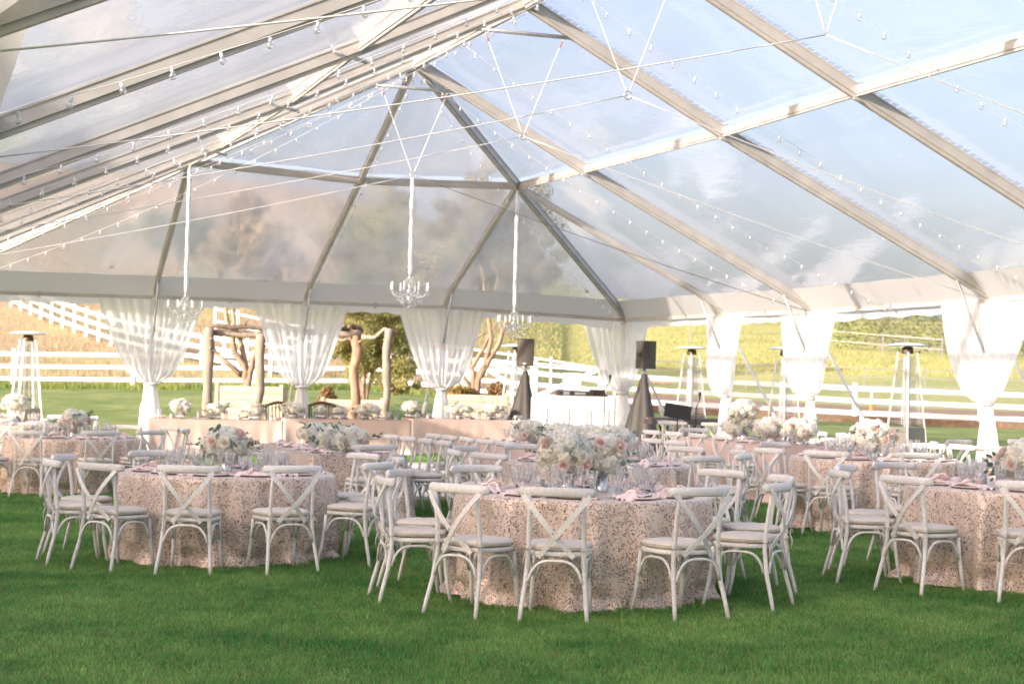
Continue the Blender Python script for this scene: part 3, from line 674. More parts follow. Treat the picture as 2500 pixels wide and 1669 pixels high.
for k in (1, 2, 3):
    lights(N[f't{k}'] + dn, N[f'fL{k}'] + dn, 24, .2, f'string of bulbs under left rafter, {["farthest","middle","nearest"][k-1]} of three')
lights(N['apex'] + dn, N['eC'] + dn, 22, .12, 'string of bulbs down the centre rafter of the far end')
lights(N['apex'] + dn, N['cR'] + dn, 26, .35, 'string of bulbs down the right hip rafter to the far corner')
lights(N['apex'] + dn, N['cL'] + dn, 26, .35, 'string of bulbs down the left hip rafter')
lights(N['apex'] + dn, N['fR1'] + dn, 24, .3, 'string of bulbs from the peak to the post behind the right heaters')

crystal = MB(); crystal.lathe([(.001, -.03), (.009, -.008), (.001, .01)], 5, smooth=False)
M_CRYS = glassy('crystal', (1, 1, 1), .35, .05, .4); crys_me = crystal.mesh('crystal', M_CRYS)
def chandelier(top, zc, label):
    top = Vector(top); o = empty('chandelier', (top.x, top.y, zc)); tag(o, label, 'chandelier', 'crystal chandeliers hanging on white sleeves')
    mb = MB(); L = top.z - zc - .28
    mb.tube([(0.005 * math.sin(i * 1.1), .004 * math.cos(i), .28 + L * i / 22) for i in range(23)], [.018] + [.036 * (1 + .14 * math.sin(i * 2.1)) for i in range(21)] + [.03], 8); part('hanging_sleeve', mb, M_SATIN, o)
    mb = MB(); mb.lathe([(.004, -.22), (.02, -.2), (.05, -.14), (.02, -.09), (.035, -.04), (.06, 0), (.02, .05), (.03, .12), (.015, .2), (.03, .25), (.008, .29)], 10); part('stem', mb, M_CRYS, o)
    for k in range(8):
        a = 2 * PI * k / 8 + .2; R = .33; ca, sa = math.cos(a), math.sin(a)
        arm = MB(); arm.tube([(ca * .03, sa * .03, .0), (ca * R * .4, sa * R * .4, -.10), (ca * R * .8, sa * R * .8, -.08), (ca * R, sa * R, .0)], .008, 6)
        ar = part('arm', arm, M_CRYS, o)
        c = MB(); c.lathe([(.045, .0), (.02, -.012), (.008, -.02)], 8, (ca * R, sa * R, .01)); part('drip_dish', c, M_CRYS, ar)
        c = MB(); c.tube([(ca * R, sa * R, .01), (ca * R, sa * R, .12)], .013, 6); c.lathe([(.009, 0), (.015, .02), (.002, .05)], 6, (ca * R, sa * R, .12)); part('candle', c, M_SATIN, ar)
    g = MB(); rnd = random.Random(3)
    for i in range(150):
        a = rnd.random() * 2 * PI; t = rnd.random(); R = lerp(.34, .05, t); z = .0 - .26 * math.sin(t * 1.5) * rnd.random() - .03 if i % 3 else .06 + t * .18
        if not i % 3: R = .05 + .08 * (1 - t)
        g.lathe([(.001, -.035), (.011, -.008), (.001, .012)], 4, (R * math.cos(a), R * math.sin(a), z), smooth=False)
    tag(part('crystal_drops', g, M_CRYS, o), kind='stuff')
p1 = N['hL'] - Vector((0, 0, .1)); p2 = rings[0] - Vector((0, 0, .05)); p3 = N['hR'] - Vector((0, 0, .1))
def zat(px, py, p): return atd(px, py, latd(p.x, p.y)[1]).z
chandelier(p1, zat(460, 755, p1), 'crystal chandelier on the left, hung from the roof corner')
chandelier(p2, zat(1002, 712, p2), 'crystal chandelier in the middle, hung from the rope ring')
chandelier(p3, zat(1259, 790, p3), 'crystal chandelier above the left speaker')

# ------------------------------------------------------------------ dance floor
def lv(lat, d): p = loc(lat, d); return Vector((p.x, p.y, gz(p.x, p.y)))
df = empty('dance_floor', (-1.9, -14.6, 0)); df['kind'] = 'structure'
M_FLOOR = mat('white_floor_panel', (.80, .78, .76), .25, var=.05, scale=2)
for i in range(6):
    for j in range(7):
        x, y = -1.9 + i * 1.2, -14.6 + j * 1.2
        mb = MB(); z = gz(x + .6, y + .6); mb.box((.6, .6, 0), (1.19, 1.19, .05)); q = part('floor_panel', mb, M_FLOOR, df, (x + 1.9, y + 14.6, z + .035))

# ------------------------------------------------------------------ cross-back chair
def make_chair():
    root = empty('crossback_chair')
    for sx in (-1, 1):
        mb = MB()
        mb.tube([(sx * .222, -.285, 0), (sx * .212, -.262, .10), (sx * .195, -.222, .25), (sx * .183, -.20, .42), (sx * .180, -.205, .55), (sx * .178, -.225, .70), (sx * .176, -.252, .85)],
                [.0135, .015, .016, .0165, .016, .016, .015], 8); part('rear_leg', mb, M_WOOD, root)
        mb = MB(); mb.tube([(sx * .205, .235, 0), (sx * .196, .205, .15), (sx * .186, .185, .30), (sx * .180, .178, .425)], [.013, .015, .016, .016], 8); part('front_leg', mb, M_WOOD, root)
    # bent top rail, proud of the posts, ends curling forward
    mb = MB(); P = []
    for i in range(17):
        t = -1 + 2 * i / 16; P.append((t * .252, -.275 + .075 * abs(t) ** 2.4, .853 - .004 * t * t))
    prof = [(.013, -.030), (.020, -.020), (.022, 0), (.018, .022), (.008, .032), (-.006, .032), (-.014, .02), (-.015, 0), (-.013, -.02), (-.004, -.031)]
    vs = []; n = len(prof)
    for i, p in enumerate(P):
        a = Vector(P[min(16, i + 1)]) - Vector(P[max(0, i - 1)]); a.z = 0; a.normalize(); sd = Vector((a.y, -a.x, 0))
        e = 1 if 0 < i < 16 else .72
        for (o, z) in prof: vs.append(Vector(p) + sd * o * e * 1.0 + Vector((0, 0, z * e)))
    fs = [(i * n + k, (i + 1) * n + k, (i + 1) * n + (k + 1) % n, i * n + (k + 1) % n) for i in range(16) for k in range(n)] + [tuple(range(n)), tuple(16 * n + k for k in range(n - 1, -1, -1))]
    mb.add(vs, fs); part('top_rail', mb, M_WOOD, root)
    for sx in (-1, 1):
        mb = MB(); pts = []
        for i in range(11):
            t = i / 10; pts.append((sx * lerp(-.222, .118, t), -.262 - .045 * math.sin(PI * min(1, t * 1.1)) + .045 * t ** 2 + (.004 if sx > 0 else -.004), lerp(.836, .425, t ** .97)))
        vs = []
        for i, p in enumerate(pts):
            d = (Vector(pts[min(10, i + 1)]) - Vector(pts[max(0, i - 1)])).normalized(); sd = d.cross(Vector((0, 1, 0))).normalized(); nn = sd.cross(d)
            for a, b in ((-.017, -.0035), (.017, -.0035), (.017, .0035), (-.017, .0035)): vs.append(Vector(p) + sd * a + nn * b)
        mb.add(vs, [(i * 4 + k, i * 4 + (k + 1) % 4, i * 4 + 4 + (k + 1) % 4, i * 4 + 4 + k) for i in range(10) for k in range(4)] + [(0, 3, 2, 1), (40, 41, 42, 43)], False)
        sl = part('cross_slat', mb, M_WOOD, root)
        mb = MB()
        for q in ([pts[0], pts[10], pts[6]] if sx > 0 else [pts[0], pts[10]]): mb.lathe([(.001, 0), (.006, .001), (.007, .004)], 8)
        nv = []
        for j, q in enumerate([pts[0], pts[10], pts[6]] if sx > 0 else [pts[0], pts[10]]):
            nv += [(v[0] + q[0], q[1] - .0045 - .004 + v[2], v[1] + q[2]) for v in mb.v[j * 24:(j + 1) * 24]]
        mb.v = nv; part('screw', mb, M_STEEL, sl)
    # seat ring
    def ring(a, k=1.0):
        x = .205 * k * math.copysign(abs(math.cos(a)) ** .62, math.cos(a)); y = .195 * k * math.copysign(abs(math.sin(a)) ** .62, math.sin(a))
        return x * (1 + .06 * (y / .2)), y + .005
    mb = MB(); nseg = 32; rows = [(.93, .428), (1.03, .430), (1.05, .440), (1.04, .458), (.9, .462), (.02, .462)]
    vs = [(*ring(2 * PI * i / nseg, k), z) for k, z in rows for i in range(nseg)]
    mb.add(vs, [(j * nseg + i, j * nseg + (i + 1) % nseg, (j + 1) * nseg + (i + 1) % nseg, (j + 1) * nseg + i) for j in range(len(rows) - 1) for i in range(nseg)]); part('seat_frame', mb, M_WOOD, root)
    mb = MB(); rows = [(.80, .464), (.99, .468), (1.04, .478), (1.045, .490), (1.03, .502), (.95, .510), (.75, .516), (.4, .519), (.02, .519)]
    vs = []
    for j, (k, z) in enumerate(rows):
        for i in range(nseg):
            x, y = ring(2 * PI * i / nseg, k); vs.append((x, y, z + .0025 * math.sin(i * 1.7 + j)))
    mb.add(vs, [(j * nseg + i, j * nseg + (i + 1) % nseg, (j + 1) * nseg + (i + 1) % nseg, (j + 1) * nseg + i) for j in range(len(rows) - 1) for i in range(nseg)])
    cu = part('cushion', mb, M_CUSH, root)
    mb = MB(); mb.tube([(*ring(2 * PI * i / nseg, 1.05), .491) for i in range(nseg)], .0028, 5, closed=True); part('piping', mb, M_CUSH, cu)
    for sx in (-1, 1):
        mb = MB()
        mb.tube([(sx * .19, -.17, .488), (sx * .205, -.205, .478), (sx * .190, -.228, .472), (sx * .166, -.215, .476), (sx * .172, -.18, .486)], .0035, 5)
        mb.tube([(sx * .19, -.228, .474), (sx * .215, -.243, .498), (sx * .235, -.24, .482), (sx * .20, -.232, .470)], .003, 5)
        mb.tube([(sx * .19, -.228, .474), (sx * .17, -.248, .500), (sx * .148, -.244, .476), (sx * .18, -.232, .470)], .003, 5)
        mb.tube([(sx * .19, -.23, .472), (sx * .205, -.246, .42), (sx * .215, -.244, .375)], .003, 5); mb.tube([(sx * .188, -.23, .472), (sx * .178, -.25, .41), (sx * .182, -.246, .35)], .003, 5)
        part('tie', mb, M_CORD, cu)
    # bentwood hoops below the seat
    def hoop(a, b, za=.265, zt=.405):
        a, b = Vector(a), Vector(b); mb = MB(); pts = []
        for i in range(15):
            t = i / 14; e = abs(2 * t - 1); p = a.lerp(b, t if e < 1 else t); k = (1 - e ** 2.6)
            q = a.lerp(b, .5 + .5 * math.copysign(e ** .75, 2 * t - 1)); pts.append((q.x, q.y, za + (zt - za) * k ** .75))
        mb.tube(pts, .0105, 7); part('brace_hoop', mb, M_WOOD, root)
    hoop((-.178, -.232, 0), (.178, -.232, 0)); hoop((-.196, -.20, 0), (-.196, .165, 0)); hoop((.196, -.20, 0), (.196, .165, 0)); hoop((-.165, .186, 0), (.165, .186, 0))
    return root
CHAIR = make_chair()
chair_count = 0
def chair_at(p, face, label, group):
    """face = world direction the sitter looks in"""
    rz = math.atan2(face.y, face.x) - PI / 2 + random.uniform(-.06, .06)
    o = place(CHAIR, (p.x, p.y, gz(p.x, p.y) + .004), rz, label, 'chair', group)
    return o

# ------------------------------------------------------------------ tableware
def mk(name, build, m):
    mb = MB(); build(mb); return mb.mesh(name, m)
gob = MB(); gob.lathe([(.001, .004), (.036, .003), (.034, .007), (.008, .014), (.006, .05), (.012, .062), (.030, .085), (.037, .12), (.041, .17)], 14, flute=.10, fz=(.06, .165))
gob_me = gob.mesh('goblet', M_GLASS)
wat = MB(); wat.lathe([(.001, .07), (.012, .071), (.027, .088), (.033, .12), (.001, .12)], 12); wat_me = wat.mesh('water', glassy('water', (.97, .98, .98), .22, .02, .15))
flu = MB(); flu.lathe([(.001, .004), (.032, .003), (.03, .007), (.006, .014), (.005, .07), (.012, .09), (.022, .13), (.028, .23)], 14, flute=.10, fz=(.085, .225))
flu_me = flu.mesh('flute', M_GLASS)
tum = MB(); tum.lathe([(.001, .004), (.026, .003), (.030, .05), (.038, .145), (.036, .145), (.028, .05), (.022, .012)], 14, flute=.08); tum_me = tum.mesh('tumbler', M_GLASS)
vot = MB(); vot.lathe([(.001, .003), (.030, .002), (.032, .01), (.033, .085), (.030, .085), (.029, .012)], 14); vot_me = vot.mesh('votive_holder', M_GLASS)
can = MB(); can.lathe([(.024, .006), (.024, .045), (.001, .047)], 10); can_me = can.mesh('candle', M_CANDLE)
plt = MB(); plt.lathe([(.001, .006), (.095, .006), (.11, .011), (.158, .018), (.160, .014), (.11, .004), (.001, .003)], 32)
plt_me = plt.mesh('charger_plate', mat('charger', (.80, .70, .66), .25, spec=.6))
bead = MB()
for k in range(60): bead.sph((.158 * math.cos(k * PI / 30), .158 * math.sin(k * PI / 30), .018), .0062, 5, 3)
bead_me = bead.mesh('beaded_rim', mat('beads', (.80, .72, .68), .15, spec=.7))
def napkin(seed):
    r = random.Random(seed); mb = MB(); ph = [r.random() * 6 for _ in range(5)]
    def fn(u, v):
        x = (u - .5) * .40; wd = .085 * (1 - .62 * math.exp(-((u - .35) / .08) ** 2)) + .02 * math.sin(u * 9 + ph[0])
        y = (v - .5) * 2 * wd * .8; z = .030 + .014 * math.sin(v * 17 + ph[1] + u * 3) + .016 * math.exp(-((u - .35) / .1) ** 2) - .012 * abs(2 * v - 1) - (.02 if u > .85 or u < .1 else 0)
        return (x, y + .01 * math.sin(u * 7 + ph[2]), z)
    mb.grid(fn, 26, 10)
    mb.tube([(-.06 + .02 * math.cos(a), .034 * math.sin(a), .045 + .018 * math.cos(a)) for a in [i * PI / 4 for i in range(8)]], .012, 6, closed=True)
    return mb.mesh('napkin', M_NAP)
nap_me = [napkin(i) for i in range(4)]
cut = MB()
def _cut(x, kind):
    mb = MB(); mb.beam((x, -.09, .004), (x, .03, .004), .008, .0025)
    if kind == 'fork':
        mb.beam((x, .03, .005), (x, .045, .006), .02, .002)
        for q in (-.008, -.003, .003, .008): mb.beam((x + q, .045, .006), (x + q, .085, .006), .0025, .002)
    else: mb.beam((x, .03, .004), (x, .11, .004), .016, .0016)
    return mb.mesh('fork' if kind == 'fork' else 'knife', M_SILVER)
fork_me, knife_me = _cut(0, 'fork'), _cut(0, 'knife')

# ------------------------------------------------------------------ flowers
def hyd(seed, m, name='hydrangea'):
    r = random.Random(seed); mb = MB()
    for i in range(140):
        z = 1 - 2 * (i + .5) / 150; a = i * 2.39996; q = math.sqrt(max(0, 1 - z * z)); R = .078 * (1 + r.uniform(-.22, .20))
        nrm = Vector((q * math.cos(a), q * math.sin(a), z)); c = nrm * R; t = nrm.orthogonal().normalized(); b = nrm.cross(t); o = r.random() * PI; nrm = (nrm + Vector((r.uniform(-.5, .5), r.uniform(-.5, .5), r.uniform(-.5, .5)))).normalized(); t = nrm.orthogonal().normalized(); b = nrm.cross(t)
        for k in range(4):
            aa = o + k * PI / 2; d = t * math.cos(aa) + b * math.sin(aa); s = d.cross(nrm); p = .018
            mb.add([c, c + d * p * .7 + s * p * .55 + nrm * .004, c + d * p * 1.2 + nrm * .002, c + d * p * .7 - s * p * .55 + nrm * .004], [(0, 1, 2, 3)], False)
    return mb.mesh(name, m)
def rose(seed, m, name='rose'):
    r = random.Random(seed); mb = MB(); R = .038
    for ringi, (n, tilt, rad) in enumerate([(3, .15, .35), (4, .35, .6), (5, .62, .85), (6, .95, 1.05), (7, 1.25, 1.2)]):
        for k in range(n):
            a = 2 * PI * k / n + ringi * .7; aw = 2 * PI / n * .75
            def fn(u, v):
                aa = a + (u - .5) * aw * 1.4; rr = R * rad * (math.sin(tilt) * v * .8 + .35 + .08 * math.sin(PI * u)); h = R * (1.15 * v * math.cos(tilt * .7) + .05) - .12 * R * (2 * u - 1) ** 2 * v
                return (rr * math.cos(aa), rr * math.sin(aa), h - .2 * R * v * v * tilt)
            mb.grid(fn, 4, 3)
    return mb.mesh(name, m)
def leafsprig(seed, big):
    r = random.Random(seed); mb = MB()
    n = 5 if big else 9; L = .13
    pts = [Vector((L * t, .02 * math.sin(t * 3), .03 * t - .04 * t * t)) for t in [i / 8 for i in range(9)]]
    mb.tube(pts, .0018, 4)
    for i in range(n):
        t = (i + 1) / n; p = pts[int(t * 8)]; sgn = 1 if i % 2 else -1; a = sgn * r.uniform(.7, 1.2); s = (.028 if big else .014) * r.uniform(.8, 1.2)
        d = Vector((math.cos(a), math.sin(a), r.uniform(-.4, .3))).normalized(); sd = d.cross(Vector((0, 0, 1))).normalized()
        mb.add([p, p + d * s * .7 + sd * s * .65, p + d * s * 1.5 + sd * s * .6, p + d * s * 2.1, p + d * s * 1.5 - sd * s * .6, p + d * s * .7 - sd * s * .65], [(0, 1, 2, 3, 4, 5)], False)
    return mb.mesh('leaf_sprig', M_EUC if big else M_GREEN)
M_EUC = leafmat('eucalyptus_leaf', (.13, .22, .15), (.22, .32, .24), 10, .25)
hyd_me = [hyd(1, M_HYD), hyd(2, M_HYD), hyd(3, M_CREAM)]; rose_me = [rose(1, M_ROSE), rose(2, M_ROSE), rose(3, M_CREAM)]; leaf_me = [leafsprig(1, True), leafsprig(2, True), leafsprig(3, False)]
vs_ = MB(); vs_.lathe([(.055, .0), (.055, .15), (.05, .15), (.05, .01)], 32, flute=.10, cap=False); vs_.lathe([(.001, .002), (.05, .002)], 32); vase_me = vs_.mesh('ribbed_vase', M_VASE)
bx_ = MB()
for k in range(9):
    for s in (-1, 1):
        bx_.tube([((k - 4) * .022, s * .05, 0), ((k - 4) * .022, s * .05, .10)], .011, 6); bx_.tube([(s * .095, (k - 4) * .011, 0), (s * .095, (k - 4) * .011, .10)], .011, 6)
boxvase_me = bx_.mesh('ribbed_box_vase', M_VASE)
def bouquet(at, R, H, label, seed, group, nh=11, nr=7, nl=9, pink=.5, low=False, zv=.15, hs=1.0, vase=True):
    r = random.Random(seed); o = empty('flower_arrangement', at); tag(o, label, 'flowers', group)
    if vase: link('vase', boxvase_me if low else vase_me, o, (0, 0, 0)); 
    zc = (.10 if low else zv) + H * .42
    nh = int(nh * 1.7); nr = int(nr * 1.3)
    def put(me, p, s, nrm):
        q = link(me.name, me, o, p); q.rotation_mode = 'QUATERNION'; q.rotation_quaternion = Vector(nrm).to_track_quat('Z', 'Y') @ Matrix.Rotation(r.random() * 6, 3, 'Z').to_quaternion(); q.scale = (s,) * 3
    for i in range(nh):
        z = 1 - 1.35 * (i + .5) / nh; a = i * 2.4 + seed; q = math.sqrt(max(0, 1 - z * z))
        p = Vector((q * math.cos(a) * (R - .05), q * math.sin(a) * (R - .05), zc + z * (H * .5 - .03)))
        if p.z < (.05 if low else .12): p.z = .12
        put(hyd_me[(i * 7 + seed) % 3], p, r.uniform(.5, .85) * hs, (q * math.cos(a), q * math.sin(a), z))
    put(hyd_me[0], Vector((0, 0, zc)), min(R, H * .5) * 11 * hs, (0, 0, 1))
    for i in range(nr):
        a = seed * 1.3 + i * 2 * PI / nr + r.uniform(-.3, .3); z = r.uniform(-.35, .7); q = math.sqrt(1 - z * z)
        p = Vector((q * math.cos(a) * R * .98, q * math.sin(a) * R * .98, zc + z * H * .5)); put(rose_me[0 if r.random() < pink * .6 else (1 if r.random() < .3 else 2)], p, r.uniform(.8, 1.15), (q * math.cos(a), q * math.sin(a), z))
    for i in range(nl):
        a = seed + i * 2 * PI / nl + r.uniform(-.3, .3); z = r.uniform(-.6, .8); q = math.sqrt(1 - z * z)
        p = Vector((q * math.cos(a) * R * .85, q * math.sin(a) * R * .85, zc + z * H * .45)); nn = Vector((math.cos(a), math.sin(a), z * .6 + .1))
        e = link('leaf_sprig', leaf_me[r.randrange(3)], o, p); e.rotation_mode = 'QUATERNION'; e.rotation_quaternion = nn.to_track_quat('X', 'Z') @ Matrix.Rotation(r.uniform(-1, 1), 3, 'X').to_quaternion(); e.scale = (r.uniform(.8, 1.3),) * 3
    return o

# ------------------------------------------------------------------ tables
def round_cloth(R, h, seed, m=None):
    r = random.Random(seed); ph = [r.random() * 6 for _ in range(8)]; mb = MB()
    rows = []
    for i in range(7): rows.append((R * (i + .02) / 6.1, 0, 0))
    rows += [(R * .995, -.003, 0), (R + .008, -.012, 0), (R + .013, -.03, .1)]
    nd = 22
    for i in range(1, nd + 1): rows.append((None, -.03 - (h - .035) * i / nd, i / nd))
    nseg = 288
    def rad(a, t):
        f = (.5 * math.sin(13 * a + ph[0] + .8 * math.sin(3 * a + ph[1])) + .35 * math.sin(22 * a + ph[2] + math.sin(5 * a)) + .28 * math.sin(37 * a + ph[3]))
        env = .55 + .45 * math.sin(4 * a + ph[4]) * math.sin(2 * a + ph[5])
        base = R + .014 + .008 * t
        k = base + f * .062 * (min(1, t * 1.6) ** .6) * (.45 + env)
        # puddled hem: the cloth breaks and buckles where it meets the grass
        br = max(0, (t - .78) / .22); k += br * (.045 * math.sin(9 * a + ph[6]) + .04 * math.sin(17 * a + ph[7]) + .01) - .05 * math.sin(PI * min(1, br * 1.2)) * (.5 + .5 * math.sin(11 * a + ph[3]))
        return k
    vs = []
    for (rr, z, t) in rows:
        for k in range(nseg):
            a = 2 * PI * k / nseg; q = rr if rr is not None else rad(a, t)
            zz = z + (.012 * math.sin(15 * a + ph[2]) * max(0, (t - .7) / .3) if t > .7 else 0)
            vs.append((q * math.cos(a), q * math.sin(a), zz))
    mb.add(vs, [(j * nseg + i, j * nseg + (i + 1) % nseg, (j + 1) * nseg + (i + 1) % nseg, (j + 1) * nseg + i) for j in range(len(rows) - 1) for i in range(nseg)] + [tuple(range(nseg - 1, -1, -1))])
    return mb.mesh('tablecloth', m or M_LACE)
def rect_cloth(L, W, h, seed, m=None, open_=.05):
    """a boxed rectangular drape with corner folds"""
    r = random.Random(seed); ph = [r.random() * 6 for _ in range(6)]; mb = MB()
    def per(s, off):
        P = 2 * (L + W); s = (s % 1) * P; x0, y0 = -L / 2, -W / 2
        if s < L: return Vector((x0 + s, y0, 0)), Vector((0, -1, 0)), min(s, L - s)
        s -= L
        if s < W: return Vector((x0 + L, y0 + s, 0)), Vector((1, 0, 0)), min(s, W - s)
        s -= W
        if s < L: return Vector((x0 + L - s, y0 + W, 0)), Vector((0, 1, 0)), min(s, L - s)
        s -= L; return Vector((x0, y0 + W - s, 0)), Vector((-1, 0, 0)), min(s, W - s)
    nseg = 300; rows = [0, .01, .03, .1, .2, .3, .4, .5, .6, .7, .8, .88, .94, 1]
    vs = []
    for t in rows:
        for k in range(nseg):
            p, nrm, dc = per(k / nseg, 0)
            fold = (.5 * math.sin(k * .32 + ph[0] + math.sin(k * .07)) + .4 * math.sin(k * .55 + ph[1])) * .022 * t
            corner = .12 * math.exp(-(dc / .13) ** 2) * t
            br = max(0, (t - .9) / .1) * .03 * (1 + math.sin(k * .2 + ph[2]))
            q = p + nrm * (fold + corner + br + .012 + .02 * t)
            vs.append((q.x, q.y, -.002 - (h - .01) * t))
    mb.add(vs, [(j * nseg + i, j * nseg + (i + 1) % nseg, (j + 1) * nseg + (i + 1) % nseg, (j + 1) * nseg + i) for j in range(len(rows) - 1) for i in range(nseg)])
    mb.add([(-L / 2 - .012, -W / 2 - .012, 0), (L / 2 + .012, -W / 2 - .012, 0), (L / 2 + .012, W / 2 + .012, 0), (-L / 2 - .012, W / 2 + .012, 0)], [(0, 1, 2, 3)], False)
    return mb.mesh('tablecloth', m or M_LACE)
def tbl(c, kind, label, clabel, cg, cloth, rz=0, size=None):
    g = gz(c.x, c.y); t = empty('round_table' if kind == 'round' else 'banquet_table', (c.x, c.y, g), rz); tag(t, label, 'table')
    mb = MB(); th = .74
    if kind == 'round':
        mb.lathe([(.001, th - .02), (.90, th - .02), (.915, th), (.001, th + .002)], 48); part('tabletop', mb, M_PLANTER, t)
        for sx in (-1, 1):
            for sy in (-1, 1): mb = MB(); mb.tube([(sx * .5, sy * .45, 0), (sx * .5, sy * .45, th - .02)], .015, 6); part('leg', mb, M_STEEL, t)
    else:
        L, W = size; mb.box((0, 0, th - .01), (L - .01, W - .01, .022)); part('tabletop', mb, M_PLANTER, t)
        for sx in (-1, 1):
            for sy in (-1, 1): mb = MB(); mb.tube([(sx * (L / 2 - .25), sy * (W / 2 - .1), 0), (sx * (L / 2 - .25), sy * (W / 2 - .1), th - .02)], .015, 6); part('leg', mb, M_STEEL, t)
    o = link('tablecloth', cloth, None, (c.x, c.y, g + .757)); o.rotation_euler = (0, 0, rz); tag(o, clabel, 'tablecloth')
    return g + .758
RS = random.Random(11)
def setting(tc_, z, dirv, rr, seat, tname, group, full=True, glasses=True):
    """dirv: outward from the table centre to the seat"""
    rz = math.atan2(dirv.y, dirv.x) + PI / 2
    base = tc_ + dirv * rr
    side = Vector((-dirv.y, dirv.x, 0))
    o = empty('place_setting', (base.x, base.y, z), rz) if False else None
    pl = link('charger_plate', plt_me, None, (base.x, base.y, z)); pl.rotation_euler = (0, 0, rz); tag(pl, f'beaded glass charger plate {seat} on the {tname}', 'plate', f'plates on the {tname}')
    link('beaded_rim', bead_me, pl)
    nk = link('napkin', nap_me[RS.randrange(4)], None, (base.x, base.y, z)); nk.rotation_euler = (0, 0, rz + RS.choice([0, .15, -.2, .5, 2.9])); tag(nk, f'pink folded napkin on the plate {seat} on the {tname}', 'napkin', f'napkins on the {tname}')
    if full:
        fk = link('fork', fork_me, None, base + side * -.19 + Vector((0, 0, 0))); fk.location.z = z; fk.rotation_euler = (0, 0, rz); tag(fk, f'silver fork beside the plate {seat} on the {tname}', 'fork', f'forks on the {tname}')
        kn = link('knife', knife_me, None, base + side * .19); kn.location.z = z; kn.rotation_euler = (0, 0, rz); tag(kn, f'silver knife beside the plate {seat} on the {tname}', 'knife', f'knives on the {tname}')
        rs = link('rose', rose_me[RS.choice([0, 0, 1])], None, base - dirv * .04 + side * RS.uniform(-.06, .06)); rs.location.z = z + .045; rs.rotation_euler = (RS.uniform(-.8, .8), RS.uniform(-.8, .8), 0); rs.scale = (.75,) * 3
        tag(rs, f'blush rose lying on the napkin {seat} on the {tname}', 'rose', f'roses on the {tname}')
    def g_(me, nm, a, b, lab, sc_=1.0, inner=None):
        p = base - dirv * a + side * b; q = link(nm, me, None, (p.x + RS.uniform(-.01, .01), p.y + RS.uniform(-.01, .01), z)); q.rotation_euler = (0, 0, RS.random()); q.scale = (sc_,) * 3
        tag(q, lab, 'glass', f'{nm}s on the {tname}')
        if inner: link('water', inner, q)
    g_(gob_me, 'water_goblet', .21, .12, f'fluted water goblet {seat} on the {tname}', 1.1, wat_me)
    g_(flu_me, 'champagne_flute', .27, .03, f'tall fluted champagne glass {seat} on the {tname}', .95)
    if full: g_(gob_me, 'wine_goblet', .19, -.06, f'empty stemmed goblet {seat} on the {tname}', .95)

SEATS = ['at the seat nearest the camera', 'at the front right seat', 'at the right front-side seat', 'at the right side seat', 'at the back right seat', 'at the farthest seat', 'at the back left seat', 'at the left rear-side seat', 'at the left side seat', 'at the front left seat']
def seatname(phi, used):
    names = ['nearest the camera', 'front right', 'right, toward the front', 'right side', 'right, toward the back', 'back right', 'farthest from camera', 'back left', 'left, toward the back', 'left side', 'left, toward the front', 'front left']
    k = round((phi % 360) / 30) % 12
    while names[k] in used and len(used) < 12: k = (k + 1) % 12
    used.add(names[k]); return names[k]
def round_table(lat, d, phis, tname, tlabel, seed, full=True, r0=1.28, skip_chairs=(), cloth=None, dish=True):
    p = loc(lat, d); c = Vector((p.x, p.y, 0))
    z = tbl(c, 'round', tlabel, 'rose-gold cut-work cloth draped to the grass over the ' + tname, None, cloth or round_cloth(.935, .757, seed), rz=random.random() * 6)
    cd = -FH; ca = math.atan2(cd.y, cd.x); used = set(); used2 = set()
    for i, ph in enumerate(phis):
        a = ca + math.radians(ph); dv = Vector((math.cos(a), math.sin(a), 0)); sn = seatname(ph, used)
        if i not in skip_chairs:
            chair_at(c + dv * (r0 + random.uniform(-.03, .03)), -dv, f'whitewashed cross-back chair, {sn} at the {tname}', f'cross-back chairs round the {tname}')
        if dish: setting(c, z, dv, .70, sn, tname, None, full)
    return c, z
PH = lambda p0, n=10: [p0 + 360 / n * i for i in range(n)]
G_ = 'flower arrangements on the tables'
cB, zB = round_table((1434 - 1250) / 328, 12.3, [-73, -36.5, -9.5, 28.5, 62, 97, 130, 172, -147, -108], 'front centre table', 'round banquet table under the front centre cloth', 1)
cL, zL = round_table(-2.49, 14.72, [-97, -64, -34, -3, 30, 66, 100, 133, 178, -142], 'front left table', 'round banquet table under the front left cloth', 2)
cR, zR = round_table(4.165, 13.35, [-86, -52, -16, 20, 56, 90, 140, 170, -150, -117], 'front right table', 'round banquet table under the front right cloth', 3)
cM, zM = round_table(4.055, 18.3, [-62, -32, 3, 40, 75, 110, 145, 180, -140, -100], 'middle right table', 'round banquet table behind the front right one', 4)
cF, zF = round_table(-6.05, 23.1, [-76, -42, -8, 27, 56, 92, 130, 165, -150, -112], 'far left table', 'round banquet table on the far left lawn', 5)
cC, zC = round_table(.93, 16.9, [-80, -48, 38, 70, 102, 138, 175, -150, -112], 'second centre table', 'round banquet table right behind the front centre one', 6, full=False)
cG, zG = round_table(-8.9, 29.5, [-60, -25, 10, 45, 80, 120, 160, -160, -125, -95], 'most distant left table', 'round banquet table in the far left corner of the tent', 7, full=False, cloth=None)
cH, zH = round_table(6.6, 19.6, [-70, -35, 0, 35, -105, -140, 180, 140], 'right rear table', 'round banquet table at the right edge behind the others', 8, full=False)

